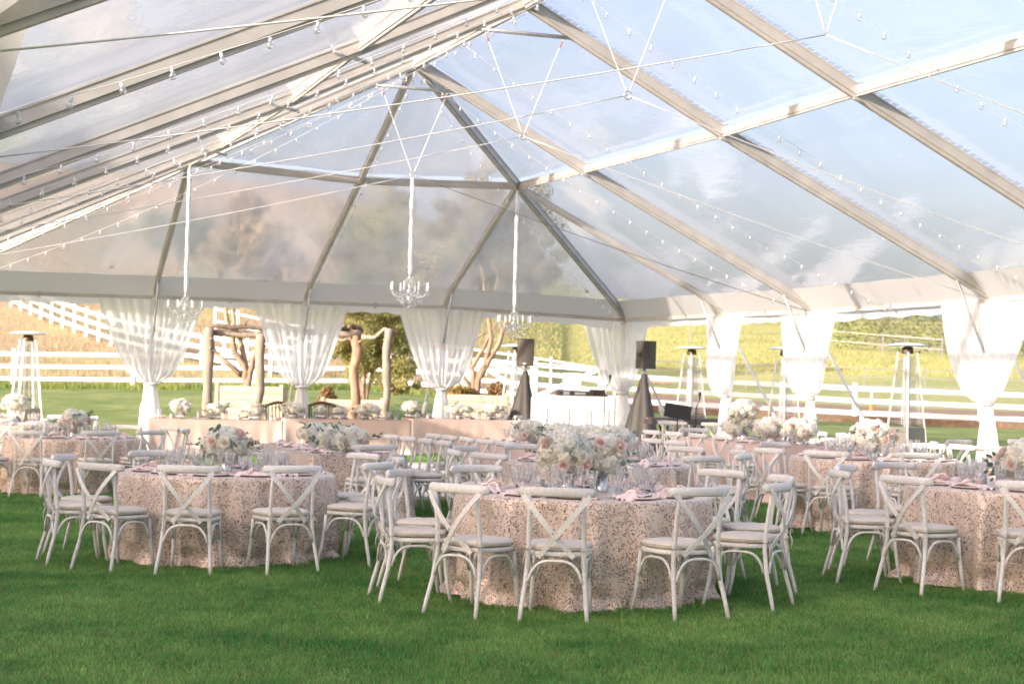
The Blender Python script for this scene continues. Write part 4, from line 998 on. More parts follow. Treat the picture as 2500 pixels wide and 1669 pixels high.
TX = Vector((1, 0, 0)); TY = Vector((0, 1, 0))
def long_table(c, L, W, rz, tname, tlabel, seed, cloth, chairs=(), ends=(), full=False, flowers=(), cl=None, dish=True):
    z = tbl(c, 'rect', tlabel, cl or 'rose-gold cut-work cloth hanging to the grass over the ' + tname, None, rect_cloth(L, W, .757, seed, cloth), rz, (L, W))
    ax = Vector((math.cos(rz), math.sin(rz), 0)); sd = Vector((-ax.y, ax.x, 0))
    words_ = ['nearest', 'second', 'third', 'fourth', 'fifth', 'sixth', 'seventh']
    for side, n in chairs:
        for i in range(n):
            x = -L / 2 + (i + .5) * L / n; dv = sd * side; p = c + ax * x
            # name sides as the camera sees them
            left = (dv.dot(RH) < 0); sn = f'{words_[i]} on the {"left" if left else "right"} side'
            chair_at(p + dv * (W / 2 + .34), -dv, f'whitewashed cross-back chair, {sn} of the {tname}', f'cross-back chairs along the {tname}')
            if dish: setting(p, z, dv, W / 2 - .20, sn, tname, None, full)
    for e in ends:
        dv = ax * e; p = c + ax * e * (L / 2 + .36); chair_at(p, -dv, f'whitewashed cross-back chair at the {"far" if e > 0 else "near"} end of the {tname}', f'cross-back chairs along the {tname}')
    return z
# long tables run along the tent: their +x axis (rz = 90 deg) points away from the camera
pL = loc(-1.72, 18.62); cL2 = Vector((pL.x, pL.y, 0)) + TY * 1.22 + TX * -.02
zL2 = long_table(cL2, 2.9, 1.07, PI / 2, 'long left table', 'long banquet table behind the front left table', 21, M_LACE, ((-1, 4), (1, 4)), (-1,))
pC = loc(1.02, 19.3); cC3 = Vector((pC.x, pC.y, 0)) + TY * 1.5
zC3 = long_table(cC3, 3.4, 1.07, PI / 2, 'long centre table', 'long banquet table before the white booth', 22, M_PINK, ((1, 5), (-1, 5)), ())
pM = loc(3.98, 22.0); cM2 = Vector((pM.x, pM.y, 0)) + TY * 1.35
zM2 = long_table(cM2, 3.0, 1.2, PI / 2, 'long right table', 'long banquet table between keyboard and right heaters', 23, M_PINK, ((1, 4), (-1, 4)), (-1, 1))

# centrepieces
def mid(c, z, lat=0, d=0): q = c + RH * lat + FH * d; return (q.x, q.y, z)
g = G_
bouquet(mid(cB, zB, -.13, -.05), .215, .36, 'large cream and blush bouquet in a ribbed vase, front centre table', 5, g, 14, 8, 8, .8, zv=.12)
bouquet(mid(cB, zB, .13, .10), .20, .34, 'white bouquet touching the large one on the front centre table', 8, g, 12, 4, 5, .5, zv=.13)
bouquet(mid(cL, zL, -.02, 0), .21, .34, 'white and pink bouquet with dark leaves, front left table', 3, g, 12, 8, 14, .8, zv=.075)
bouquet(mid(cR, zR, .0, -.1), .24, .36, 'bouquet with trailing eucalyptus cut by the right edge', 9, g, 13, 10, 16, .8, zv=.04)
bouquet(mid(cM, zM, -.05, -.05), .24, .36, 'white and pink bouquet with eucalyptus, middle right table', 12, g, 13, 9, 14, .8, zv=.08)
bouquet(mid(cF, zF, .0, -.1), .22, .34, 'white bouquet with one pink rose, far left table', 14, g, 13, 6, 10, .6, zv=.06)
bouquet(mid(cG, zG, .15, -.2), .24, .34, 'cream bouquet behind the far left table', 15, g, 12, 6, 6, .6, zv=.2)
bouquet(mid(cC, zC, .12, 0), .24, .34, 'white bouquet right behind the front centre table', 16, g, 13, 8, 10, .6, zv=.06)
bouquet(mid(cC, zC, -.25, .15), .20, .30, 'white hydrangea bouquet left on the table behind the front centre', 17, g, 12, 4, 7, .3, zv=.06)
for i, (t, R, lab) in enumerate([(-1.1, .2, 'near end'), (-.3, .2, 'middle'), (.6, .2, 'far end')]):
    q = cL2 + TY * t; bouquet((q.x, q.y, zL2), R, .30, f'white hydrangea bouquet at the {lab} of the long left table', 30 + i, g, 11, 4, 8, .5, zv=.01)
    q = cC3 + TY * t * 1.2; bouquet((q.x, q.y, zC3), R + .03, .32, f'white and cream bouquet at the {lab} of the long centre table', 40 + i, g, 12, 5, 7, .4, zv=.01)
    q = cM2 + TY * t; bouquet((q.x, q.y, zM2), R + .05, .32, f'cream bouquet at the {lab} of the long right table', 50 + i, g, 12, 4, 6, .2, zv=.05)
q = cM2 + TY * .5; bouquet((q.x, q.y, zM2), .21, .30, 'tall cream bouquet standing over the long right table', 60, g, 12, 4, 3, .1, zv=.30)
for (c, z, nm) in ((cB, zB, 'front centre table'), (cL, zL, 'front left table'), (cR, zR, 'front right table'), (cM, zM, 'middle right table'), (cF, zF, 'far left table')):
    for k in range(4):
        a = k * PI / 2 + .5 + random.random() * .5; R = .33
        v = link('votive_holder', vot_me, None, (c.x + R * math.cos(a), c.y + R * math.sin(a), z)); tag(v, f'clear votive holder with candle {["right", "behind", "left", "in front"][k]} of the flowers on the {nm}', 'candle holder', f'votives on the {nm}')
        link('candle', can_me, v)

# head table: three cloth-covered tables end to end along the far wall
Yh = -1.35
hx = [aty(352, 1018, Yh).x, aty(682, 1018, Yh).x, aty(992, 1018, Yh).x, aty(1272, 1018, Yh).x]
hz = []
for i, nm in enumerate(['left', 'middle', 'right']):
    x0, x1 = hx[i], hx[i + 1]; c = Vector(((x0 + x1) / 2, Yh, 0)); c.z = 0
    z = long_table(c, x1 - x0 - .03, .8, 0, f'{nm} head table', f'{nm} one of three head tables end to end along the far wall', 70 + i, M_PINK, (), (), cl=f'plain blush cloth over the {nm} one of the three head tables')
    hz.append(z)
def headz(x): return hz[0] if x < hx[1] else hz[1] if x < hx[2] else hz[2]
M_DKW = mat('dark_chair_wood', (.07, .05, .04), .5)
for i, (px, R, H, lab) in enumerate([(440, .28, .30, 'round white bouquet in a tall ribbed vase, left end of the head table'), (527, .26, .22, 'second bouquet from the left on the head table, with trailing leaves'),
        (620, .26, .24, 'third bouquet from the left on the head table, in front of the log post'), (716, .34, .22, 'low wide bouquet in front of the dark sweetheart chair'), (783, .15, .14, 'small white bunch between the two dark chairs'),
        (825, .14, .13, 'small white bunch right of the dark chairs'), (897, .36, .24, 'wide low bouquet before the red-barked log post'), (1002, .26, .26, 'leafy bouquet right of the cloth seam on the head table'),
        (1120, .36, .22, 'green and cream bouquet before the low planter tree'), (1200, .24, .26, 'last bouquet at the right end of the head table')]):
    p = aty(px, 1005, Yh - .1)
    bouquet((p.x, Yh - .1, headz(p.x)), R * .78, H * 1.05, lab, 80 + i, 'bouquets along the head table', 12 if R > .2 else 7, 6 if R > .2 else 2, 10 if R > .2 else 3, .25, low=True)
rr_ = random.Random(4); ORD = ['leftmost'] + [x + ' from the left' for x in ('second', 'third', 'fourth', 'fifth', 'sixth', 'seventh', 'eighth', 'ninth', 'tenth', 'eleventh', 'twelfth')]
for i in range(34):
    x = lerp(hx[0] + .25, hx[3] - .2, (i + rr_.random() * .6) / 34); y = Yh - rr_.uniform(.12, .3)
    kind = i % 3
    me = (tum_me, vot_me, gob_me)[kind]; nm = ('tumbler', 'votive_holder', 'goblet')[kind]
    q = link(nm, me, None, (x, y, headz(x))); q.scale = (1.25,) * 3; tag(q, {0: 'clear ribbed tumbler on the head table, ', 1: 'clear candle holder on the head table, ', 2: 'clear stemmed goblet on the head table, '}[kind] + ORD[i // 3] + ' of its kind', 'glass' if kind != 1 else 'candle holder', nm.replace('_', ' ') + 's along the head table')
    if kind == 1: link('candle', can_me, q)
for i in range(9):
    x = lerp(hx[0] + .3, hx[3] - .3, i / 8); y = Yh + .18
    q = link('napkin', nap_me[i % 4], None, (x, y, headz(x) + .01)); q.scale = (1.1,) * 3; tag(q, 'pink napkin laid on the head table, ' + ORD[i] + ' there', 'napkin', 'napkins along the head table')
def dark_chair(px, lab):
    p = aty(px, 1000, Yh + .75); o = empty('armchair', (p.x, Yh + .75, gz(p.x, Yh)), PI); tag(o, lab, 'chair')
    mb = MB()
    for s in (-1, 1): mb.tube([(s * .27, -.28, 0), (s * .27, -.3, .5), (s * .29, -.34, 1.02)], .025, 8); mb.tube([(s * .27, .24, 0), (s * .27, .24, .62)], .022, 8); mb.tube([(s * .27, .24, .64), (s * .28, -.3, .66)], .022, 8)
    part('frame', mb, M_DKW, o); mb = MB(); mb.tube([(-.31, -.345, 1.0), (-.15, -.36, 1.06), (0, -.365, 1.085), (.15, -.36, 1.06), (.31, -.345, 1.0)], .03, 8); part('top_rail', mb, M_DKW, o)
    mb = MB(); mb.box((0, 0, .46), (.54, .54, .07)); part('seat', mb, M_DKW, o)
    for i in range(7): mb = MB(); mb.beam(((i - 3) * .075, -.3, .5), ((i - 3) * .078, -.355, 1.04), .02, .012); part('slat', mb, M_DKW, o)
dark_chair(690, 'dark wooden armchair behind the low wide bouquet'); dark_chair(795, 'dark wooden armchair right of the other, behind the small bunches')
pc = atd(1292, 1000, 33.5); chair_at(Vector((pc.x, pc.y, 0)), Vector((.8, -.6, 0)), 'lone whitewashed cross-back chair in front of the left speaker', 'cross-back chairs by the band')
for px, d, fx in ((1645, 29.5, (-.4, -.9)), (1722, 28.8, (-.9, -.4))):
    pc = atd(px, 1000, d); chair_at(Vector((pc.x, pc.y, 0)), Vector((*fx, 0)), 'whitewashed cross-back chair ' + ('seen from the side in front of the keyboard' if px < 1700 else 'right of the keyboard stand'), 'cross-back chairs by the band')

# ------------------------------------------------------------------ patio heaters
M_GLTUBE = glassy('heater_glass', (.98, .985, .985), .22, .06, .15)
def heater_proto():
    o = empty('patio_heater')
    # tapered box base, open pyramid frame with glass tube, square reflector
    mb = MB(); b, t = .27, .235
    vs = [(-b, -b, .02), (b, -b, .02), (b, b, .02), (-b, b, .02), (-t, -t, .80), (t, -t, .80), (t, t, .80), (-t, t, .80)]
    mb.add(vs, [(0, 1, 5, 4), (1, 2, 6, 5), (2, 3, 7, 6), (3, 0, 4, 7), (4, 5, 6, 7), (3, 2, 1, 0)], False); part('gas_box', mb, mat('heater_box', (.30, .27, .24), .4, .5), o)
    for sx in (-1, 1):
        for sy in (-1, 1):
            mb = MB(); mb.beam((sx * .285, sy * .285, 0), (sx * .115, sy * .115, 2.10), .032, .032, (sx, sy, 0)); part('frame_leg', mb, M_ALUW, o)
    mb = MB(); mb.lathe([(.065, .82), (.065, 2.04)], 18); part('glass_tube', mb, M_GLTUBE, o)
    for k in range(4):
        a = k * PI / 2; mb = MB()
        R = Matrix.Rotation(a, 3, 'Z')
        for i in range(9):
            x = (i - 4) * .045
            for z0, z1 in ((.84, 2.02),):
                f = lambda z: lerp(.225, .115, (z - .8) / 1.3); s0, s1 = f(z0) / .225, f(z1) / .225
                mb.beam(R @ Vector((x * s0, -f(z0), z0)), R @ Vector((x * s1, -f(z1), z1)), .003, .003)
        for j in range(5):
            z = .9 + j * .27; y = lerp(.225, .115, (z - .8) / 1.3); mb.beam(R @ Vector((-y, -y, z)), R @ Vector((y, -y, z)), .004, .004)
        part('guard_grille', mb, M_STEEL, o)
    mb = MB(); mb.lathe([(.10, 2.08), (.105, 2.10), (.09, 2.19), (.05, 2.20)], 16); part('burner', mb, mat('burner_dark', (.12, .08, .06), .5, .5), o)
    mb = MB(); mb.lathe([(.03, 2.27), (.18, 2.262), (.31, 2.238), (.35, 2.218), (.348, 2.212), (.18, 2.238), (.03, 2.24)], 28); part('reflector', mb, mat('reflector_metal', (.80, .78, .76), .5), o)
    mb = MB(); mb.box((0, 0, .012), (.60, .60, .024)); part('foot', mb, M_DARK, o)
    return o
M_ALUW = mat('brushed_aluminium', (.74, .72, .69), .38, .35)
HT = heater_proto()
for (px, topy, d, lab) in [(65, 808, 35.6, 'tall pyramid patio heater at the far left on the lawn'), (1257, 840, 41.5, 'pyramid patio heater half hidden by the left speaker'),
                           (1687, 844, 37.5, 'pyramid patio heater behind the keyboard'), (1915, 845, 34.5, 'pyramid patio heater half behind the narrow curtain'),
                           (2214, 836, 29.5, 'pyramid patio heater at the right, nearest one, dark box base')]:
    p = atd(px, 940, d); zt = atd(px, topy, d).z; g = gz(p.x, p.y)
    g2 = g; s = (zt - g2) / 2.27
    place(HT, (p.x, p.y, g2), YAW * -1 + .62, lab, 'patio heater', 'pyramid patio heaters round the tent', scale=(min(1.12, s), min(1.12, s), s))

# ------------------------------------------------------------------ band corner
def speaker(px, ytop, ybot, d, face, lab, slab, back):
    p = atd(px, 940, d); g = gz(p.x, p.y); zt = atd(px, ytop, d).z; zb = atd(px, ybot, d).z; H = zt - zb
    rz = face
    o = empty('loudspeaker', (p.x, p.y, zb), rz); tag(o, lab, 'loudspeaker')
    k = H / .62; wd, dp = .36 * k, .36 * k
    mb = MB(); q = [(-wd / 2, -dp / 2), (wd / 2, -dp / 2), (wd / 2, dp * .18), (wd * .30, dp / 2), (-wd * .30, dp / 2), (-wd / 2, dp * .18)]
    vs = [(x, y, 0) for x, y in q] + [(x, y, H) for x, y in q]; mb.add(vs, [(i, (i + 1) % 6, (i + 1) % 6 + 6, i + 6) for i in range(6)] + [(5, 4, 3, 2, 1, 0), (6, 7, 8, 9, 10, 11)], False)
    part('cabinet', mb, M_BLACK, o)
    mb = MB(); 
    def fn(u, v): x = (u - .5) * wd * .94; return (x, -dp / 2 - .006 - .02 * (1 - (2 * u - 1) ** 2), H * (.035 + v * .93))
    mb.grid(fn, 8, 4); part('grille', mb, M_GRILLE, o)
    mb = MB(); mb.lathe([(.001, 0), (.03 * k, 0)], 16); mb.v = [(x * 1.25, -dp / 2 - .031, H * .08 + y * .6) for x, y, z in mb.v]; part('badge', mb, M_WHITE_METAL, o)
    mb = MB(); mb.box((0, dp / 2 - .012, H * .5), (wd * .36, .05, H * .14)); part('handle', mb, M_DARK, o)
    mb = MB(); mb.tube([(0, 0, -.32), (0, 0, .01)], .02, 8); part('mount_pole', mb, M_DARK, o)
    st = empty('speaker_stand', (p.x, p.y, g)); tag(st, slab, 'speaker stand')
    hs = zb - g - .12
    mb = MB(); R0 = .56; n = 36
    def f2(u, v):
        a = u * 2 * PI; tri = .78 + .22 * math.cos(3 * a) ; r = lerp(.055, R0 * tri, v ** .97); return (r * math.cos(a + .5), r * math.sin(a + .5), hs * (1 - v) + .01)
    mb.grid(f2, n, 10, closeu=True); part('stretch_cover', mb, M_SPANDEX, st)
    mb = MB(); mb.tube([(0, 0, hs - .05), (0, 0, hs + .1)], .035, 8); mb.box((0, 0, hs + .05), (.13, .13, .05)); part('stand_collar', mb, M_STEEL, st)
    for k3 in range(3):
        a = k3 * 2 * PI / 3 + .5; mb = MB(); mb.tube([(0, 0, .6), (.42 * math.cos(a), .42 * math.sin(a), .02)], .015, 6); part('leg', mb, M_DARK, st)
fc = math.atan2(-FH.y, -FH.x) + PI / 2   # local -y towards the camera
speaker(1282, 827, 893, 36.5, fc - .15, 'black loudspeaker facing the tables, left of the white booth', 'tripod stand in a black stretch cover, left of the white booth', False)
speaker(1572, 832, 900, 34.2, fc - .75 - PI, 'black loudspeaker turned away, right of the white booth', 'tripod stand in a black stretch cover, right of the white booth', True)

# DJ booth
d_b = 35.2; pa, pb = atd(1315, 964, d_b), atd(1502, 964, d_b); ht = pa.z
ax = (pb - pa); ax.z = 0; Lb = ax.length; ax.normalize(); dp_ = Vector((-ax.y, ax.x, 0)); 
if dp_.dot(FH) < 0: dp_ = -dp_
rzb = math.atan2(ax.y, ax.x) + .16; c = (pa + pb) / 2; g = gz(c.x, c.y); H = atd(1400, 966, d_b).z - g
bo = empty('music_booth', (c.x, c.y, g), rzb); tag(bo, 'glossy white panelled booth with a pillar, front face in bright sun', 'booth')
mb = MB(); mb.box((0, 0, H / 2), (Lb, .06, H)); part('front_board', mb, M_BOX, bo)
mb = MB(); mb.box((0, .28, H - .02), (Lb + .02, .6, .04)); part('top_shelf', mb, M_BOX, bo)
mb = MB(); mb.box((Lb / 2 + .03, .32, H / 2 - .02), (.055, .66, H - .06)); mb.box((-Lb / 2 - .03, .32, H / 2 - .02), (.055, .66, H - .06)); part('side_board', mb, M_BOX, bo)
mb = MB(); mb.box((Lb / 2 + .03, .32, H), (.12, .74, .05)); part('side_cap', mb, M_BOX, bo)
for i in range(3):
    w_ = (Lb - .2) / 3; x = -Lb / 2 + .1 + (i + .5) * w_
    mb = MB()
    for (cx_, cz_, sx_, sz_) in ((x, .12, w_ - .06, .03), (x, H - .28, w_ - .06, .03), (x - w_ / 2 + .045, (H - .16) / 2, .03, H - .43), (x + w_ / 2 - .045, (H - .16) / 2, .03, H - .43)): mb.box((cx_, -.04, cz_), (sx_, .02, sz_))
    part('moulding', mb, M_BOX, bo)
def onbooth(name, x, y, z, label, cat): o = empty(name, (0, 0, 0)); v = Matrix.Rotation(rzb, 3, 'Z') @ Vector((x, y, 0)); o.location = (c.x + v.x, c.y + v.y, g + H + z); o.rotation_euler = (0, 0, rzb); return tag(o, label, cat)
o = onbooth('mixing_deck', .0, .22, 0, 'low black and silver mixing deck on top of the white booth', 'mixing deck')
mb = MB(); mb.box((0, 0, .05), (.75, .34, .10)); part('case', mb, M_BLACK, o)
mb = MB(); mb.box((-.22, -.175, .055), (.13, .012, .07)); mb.box((.08, -.175, .055), (.24, .012, .05)); part('display', mb, M_STEEL, o)
o = onbooth('white_sign_board', -.05, .32, .13, 'white board with a pale blue band standing on the booth', 'board')
mb = MB(); mb.box((0, 0, .19), (.40, .03, .34)); part('board', mb, M_BOX, o)
mb = MB(); mb.box((0, -.018, .13), (.37, .006, .05)); part('blue_band', mb, mat('pale_blue', (.45, .62, .80), .5), o)
mb = MB(); mb.box((0, .02, .0), (.30, .10, .03)); part('foot', mb, M_BOX, o)
o = onbooth('laptop', .52, .30, 0, 'thin dark laptop lying on the right part of the booth', 'laptop')
mb = MB(); mb.box((0, 0, .02), (.36, .25, .025), rz=.2); part('base', mb, M_BLACK, o); mb = MB(); mb.beam((-.17, .12, .03), (.17, .12, .03), .24, .012, (0, 1, .25)); part('screen', mb, M_BLACK, o)
def micstand(px, d, yt, lab, lean=0):
    p = atd(px, 940, d); g = gz(p.x, p.y); z = atd(px, yt, d).z - g; o = empty('microphone_stand', (p.x, p.y, g)); tag(o, lab, 'microphone stand')
    mb = MB(); mb.tube([(0, 0, .02), (0, 0, z - .15)], .009, 6); part('pole', mb, M_DARK, o); mb = MB(); mb.tube([(0, 0, z - .15), (RH.x * lean, RH.y * lean, z)], .008, 6); part('boom', mb, M_DARK, o)
    mb = MB(); mb.lathe([(.001, 0), (.014, .01), (.018, .06), (.028, .10), (.024, .13), (.001, .145)], 10, (RH.x * lean, RH.y * lean, z)); part('microphone', mb, M_DARK, o)
    mb = MB(); mb.lathe([(.001, .0), (.14, .0), (.13, .02), (.001, .03)], 16); part('round_base', mb, M_DARK, o)
micstand(1477, 33.6, 930, 'thin black microphone stand in front of the white booth', .1); micstand(1701, 30, 975, 'microphone stand beside the music stand at the keyboard', .06)

# keyboard on a stand
dk = 30.0; pa = atd(1582, 1026, dk); pb = atd(1742, 1037, dk + .5); pb.z = pa.z; ax = pb - pa; Lk = ax.length; rk = math.atan2(ax.y, ax.x); cc = (pa + pb) / 2; g = gz(cc.x, cc.y); hk = pa.z - g
ko = empty('stage_keyboard', (cc.x, cc.y, g + hk - .06), rk); tag(ko, 'grey-brown stage keyboard seen from behind, on a folding stand', 'keyboard')
mb = MB(); q = [(-.16, 0), (-.165, .10), (-.13, .125), (.06, .09), (.17, .085), (.17, 0)]
vs = [(-Lk / 2, y, z) for y, z in q] + [(Lk / 2, y, z) for y, z in q]; mb.add(vs, [(i, i + 6, (i + 1) % 6 + 6, (i + 1) % 6) for i in range(6)] + [(0, 1, 2, 3, 4, 5), (11, 10, 9, 8, 7, 6)], False); part('case', mb, mat('keyboard_case', (.12, .10, .085), .45, var=.1, scale=5), ko)
for i in range(36): mb = MB(); mb.box((-Lk / 2 + .06 + i * (Lk - .12) / 36, .10, .097), ((Lk - .12) / 36 * .9, .13, .014)); part('white_key', mb, M_BOX, ko)
def text(body, size, parent, at_, rot, m, ext=.002):
    cu = bpy.data.curves.new('lettering', 'FONT'); cu.body = body; cu.size = size; cu.extrude = ext; cu.materials.append(m); o_ = bpy.data.objects.new('lettering_curve', cu); COL.objects.link(o_); bpy.context.view_layer.update(); me = bpy.data.meshes.new_from_object(o_.evaluated_get(bpy.context.evaluated_depsgraph_get())); bpy.data.objects.remove(o_); o = link('lettering', me)
    o.parent = parent; o.location = at_; o.rotation_euler = rot; return o
text('YAMAHA', .082, ko, (-Lk / 2 + .09, -.168, .025), (PI / 2 - .05, 0, 0), M_BOX); text('CP', .088, ko, (-Lk / 2 + .52, -.168, .025), (PI / 2 - .05, 0, 0), M_BOX)
ks = empty('keyboard_stand', (cc.x, cc.y, g), rk); tag(ks, 'black crossed folding stand under the keyboard', 'stand')
for s in (-1, 1):
    for t in (-1, 1): mb = MB(); mb.tube([(s * .35, -t * .2, 0), (s * .35, t * .16, hk - .08)], .018, 6); part('leg', mb, M_DARK, ks)
ms = atd(1655, 1000, 29.3); g = gz(ms.x, ms.y); zm = atd(1655, 1004, 29.3).z - g
mo = empty('music_stand', (ms.x, ms.y, g), -YAW); tag(mo, 'black music stand with a tilted desk above the keyboard', 'music stand')
mb = MB(); mb.box((0, 0, zm), (.48, .012, .26), rot=Matrix.Rotation(.14, 3, 'Y') @ Matrix.Rotation(-.35, 3, 'X')); part('desk', mb, M_DARK, mo)
mb = MB(); mb.tube([(0, .02, .1), (0, .02, zm)], .012, 6); part('pole', mb, M_DARK, mo)
for k in range(3): a = k * 2 * PI / 3; mb = MB(); mb.tube([(0, .02, .3), (.28 * math.cos(a), .28 * math.sin(a), .01)], .009, 6); part('leg', mb, M_DARK, mo)
for nm, px, d, s, lab in (('bass_amplifier', 1665, 31.2, (.5, .3, .5), 'low black amplifier box behind the chairs near the keyboard'),):
    p = atd(px, 940, d); g = gz(p.x, p.y); o = empty(nm, (p.x, p.y, g), -YAW); tag(o, lab, 'amplifier'); mb = MB(); mb.box((0, 0, s[2] / 2), s); part('cabinet', mb, M_BLACK, o); mb = MB(); mb.box((0, -s[1] / 2 - .005, s[2] * .42), (s[0] * .9, .01, s[2] * .7)); part('grille', mb, M_GRILLE, o); mb = MB(); mb.tube([(-.08, 0, s[2]), (0, 0, s[2] + .03), (.08, 0, s[2])], .012, 6); part('handle', mb, M_DARK, o)

# ------------------------------------------------------------------ planters, log frame, trees
def planter(x0, x1, ytop, d, lab, boards=True, dep=1.0):
    pa, pb = atd(x0, ytop, d), atd(x1, ytop, d); c = (pa + pb) / 2; L = (pb - pa).length; g = gz(c.x, c.y) - .05; H = (pa.z + pb.z) / 2 - g
    o = empty('planter_box', (c.x, c.y, g), -YAW); tag(o, lab, 'planter'); n = max(3, int(H / .16))
    for i in range(n):
        z = (i + .5) * H / n; m = M_PLANTER if boards else M_PLANTER2
        for (y, nm) in ((0, 'board'),):
            mb = MB(); mb.box((0, 0, z), (L, .04, H / n - .012)); part('board', mb, m, o); mb = MB(); mb.box((L / 2 - .02, dep / 2, z), (.04, dep - .05, H / n - .012)); part('board', mb, m, o)
            mb = MB(); mb.box((-L / 2 + .02, dep / 2, z), (.04, dep - .05, H / n - .012)); part('board', mb, m, o); mb = MB(); mb.box((0, dep, z), (L, .04, H / n - .012)); part('board', mb, m, o)
    for s in (-1, 1): mb = MB(); mb.box((s * (L / 2 - .03), -.035, H / 2 + .03), (.09, .03, H + .06)); part('corner_post', mb, M_PLANTER, o)
    mb = MB(); mb.box((0, dep / 2, H - .08), (L - .08, dep - .08, .05)); part('soil', mb, mat('soil', (.09, .06, .04), .95), o)
    return c + FH * dep / 2, g + H
c1, h1 = planter(527, 690, 942, 43.5, 'tall boarded wooden planter under the bare-trunked tree', True)
c2, h2 = planter(785, 935, 975, 45.5, 'low planter box at the foot of the red-barked log post', True)
c3, h3 = planter(1082, 1238, 963, 42.5, 'wide planter box holding the many-stemmed tree and orange flowers', True)
def shrub(c, z, R, H, n, m, lab, seed, stemh=0):
    r = random.Random(seed); o = empty('flower_bush', (c.x, c.y, z)); tag(o, lab, 'bush'); mb = MB()
    for i in range(n):
        a = r.random() * 6.28; q = R * math.sqrt(r.random()); zz = H * r.random() * (1 - .5 * (q / R) ** 2); p = Vector((q * math.cos(a), q * math.sin(a), zz)); s = r.uniform(.02, .045)
        u = Vector((r.gauss(0, 1), r.gauss(0, 1), r.gauss(0, 1))).normalized(); v = u.orthogonal().normalized() * s; u *= s * 1.6; mb.add([p - u, p - v, p + u, p + v], [(0, 1, 2, 3)], False)
    part('foliage', mb, m, o); mb = MB()
    for i in range(8): a = i * .8; mb.tube([(0, 0, 0), (R * .5 * math.cos(a), R * .5 * math.sin(a), H * .7)], .006, 4)
    part('stem', mb, M_BARK, o)
M_ORF = leafmat('orange_flowers', (.16, .20, .05), (.58, .34, .12), 14, .3); M_LG = leafmat('light_leaf', (.16, .20, .05), (.30, .33, .08), 3, .4); M_REDF = leafmat('red_flowers', (.40, .17, .10), (.25, .28, .09), 14, .3)
shrub(c3 + RH * -.45, h3 - .05, .42, .28, 900, M_ORF, 'orange and yellow flowers at the left of the tree planter', 1)
shrub(c3 + RH * .55, h3 - .05, .25, .42, 700, M_REDF, 'rust-coloured spiky plant at the right of the tree planter', 2)
q = gat(800, 47); shrub(q, q.z, .28, .85, 1200, M_REDF, 'small bush with red flowers left of the olive tree', 3)
def log_post(px, ytop, d, r, m, lab, wob=.04, seed=1):
    wob *= .6; p = atd(px, 940, d); g = gz(p.x, p.y); H = atd(px, ytop, d).z - g; rr = random.Random(seed); o = empty('log_post', (p.x, p.y, g - .05)); tag(o, lab, 'log post')
    pts = [(rr.uniform(-wob, wob), rr.uniform(-wob, wob), H * i / 11) for i in range(12)]; mb = MB(); mb.tube(pts, [r * rr.uniform(.86, 1.14) for _ in pts], 12); part('trunk', mb, m, o)
    for i in range(3): z = H * rr.uniform(.3, .95); a = rr.random() * 6; mb = MB(); mb.tube([(0, 0, z), ((r + .10) * math.cos(a), (r + .10) * math.sin(a), z + .06)], [.035, .025], 7); part('knot', mb, m, o)
    return Vector((p.x, p.y, g + H))
def log_beam(a, b, r, m, lab, seed=1, wob=.05):
    rr = random.Random(seed); a, b = Vector(a), Vector(b); o = empty('log_beam', a); tag(o, lab, 'log beam'); v = b - a
    pts = [v * (i / 9) + Vector((rr.uniform(-wob, wob) * .5, rr.uniform(-wob, wob) * .5, rr.uniform(-wob, wob))) for i in range(10)]; mb = MB(); mb.tube(pts, [r * rr.uniform(.8, 1.15) for _ in pts], 9); part('trunk', mb, m, o)
    mb = MB(); mb.tube([pts[3], pts[3] + Vector((.06, -.1, .12))], [r * .5, r * .3], 6); part('branch_stub', mb, m, o)
dL = 41.5
t1 = log_post(507, 795, dL, .13, M_LOG, 'thick pale log post standing at the left of the wooden planter', .03, 2)
t2 = log_post(632, 812, dL, .115, M_LOG, 'pale log post in front of the wooden planter', .05, 3)
t3 = log_post(866, 800, dL + .6, .125, M_REDLOG, 'crooked log post with peeling reddish bark', .11, 4)
t4 = log_post(943, 797, dL + .2, .10, M_LOG, 'slim pale log post right of the red-barked one', .05, 5)
log_beam(atd(508, 795, dL), atd(760, 808, dL + .3), .06, mat('dark_log', (.16, .12, .09), .9, var=.3, scale=8), 'dark log beam along the top of the log frame', 6)
log_beam(atd(512, 812, dL + .2), atd(880, 815, dL + .6), .085, M_LOG, 'pale log beam below the dark one on the log frame', 7)
mbp = [atd(884, 822, dL + .5), atd(915, 824, dL + .4), atd(938, 803, dL + .2), atd(968, 811, dL + .2)]
o = empty('log_branch', mbp[0]); tag(o, 'bent branch joining the two right log posts', 'log beam'); mb = MB(); mb.tube([p - mbp[0] for p in mbp], [.06, .05, .055, .035], 8); part('trunk', mb, M_LOG, o)
mbp = [atd(815, 828, dL + .5), atd(838, 831, dL + .5), atd(858, 823, dL + .5)]
o = empty('log_branch', mbp[0]); tag(o, 'short pale branch left of the red-barked post', 'log beam'); mb = MB(); mb.tube([p - mbp[0] for p in mbp], [.03, .04, .035], 8); part('trunk', mb, M_LOG, o)
for i, px in enumerate((818, 851)):
    log_beam(atd(px, 794, dL + .2), atd(px + 32, 805, dL + .9), .055, mat('dark_log', (.16, .12, .09)), ['left', 'right'][i] + ' stub of dark cross log above the red-barked post', 8 + i)

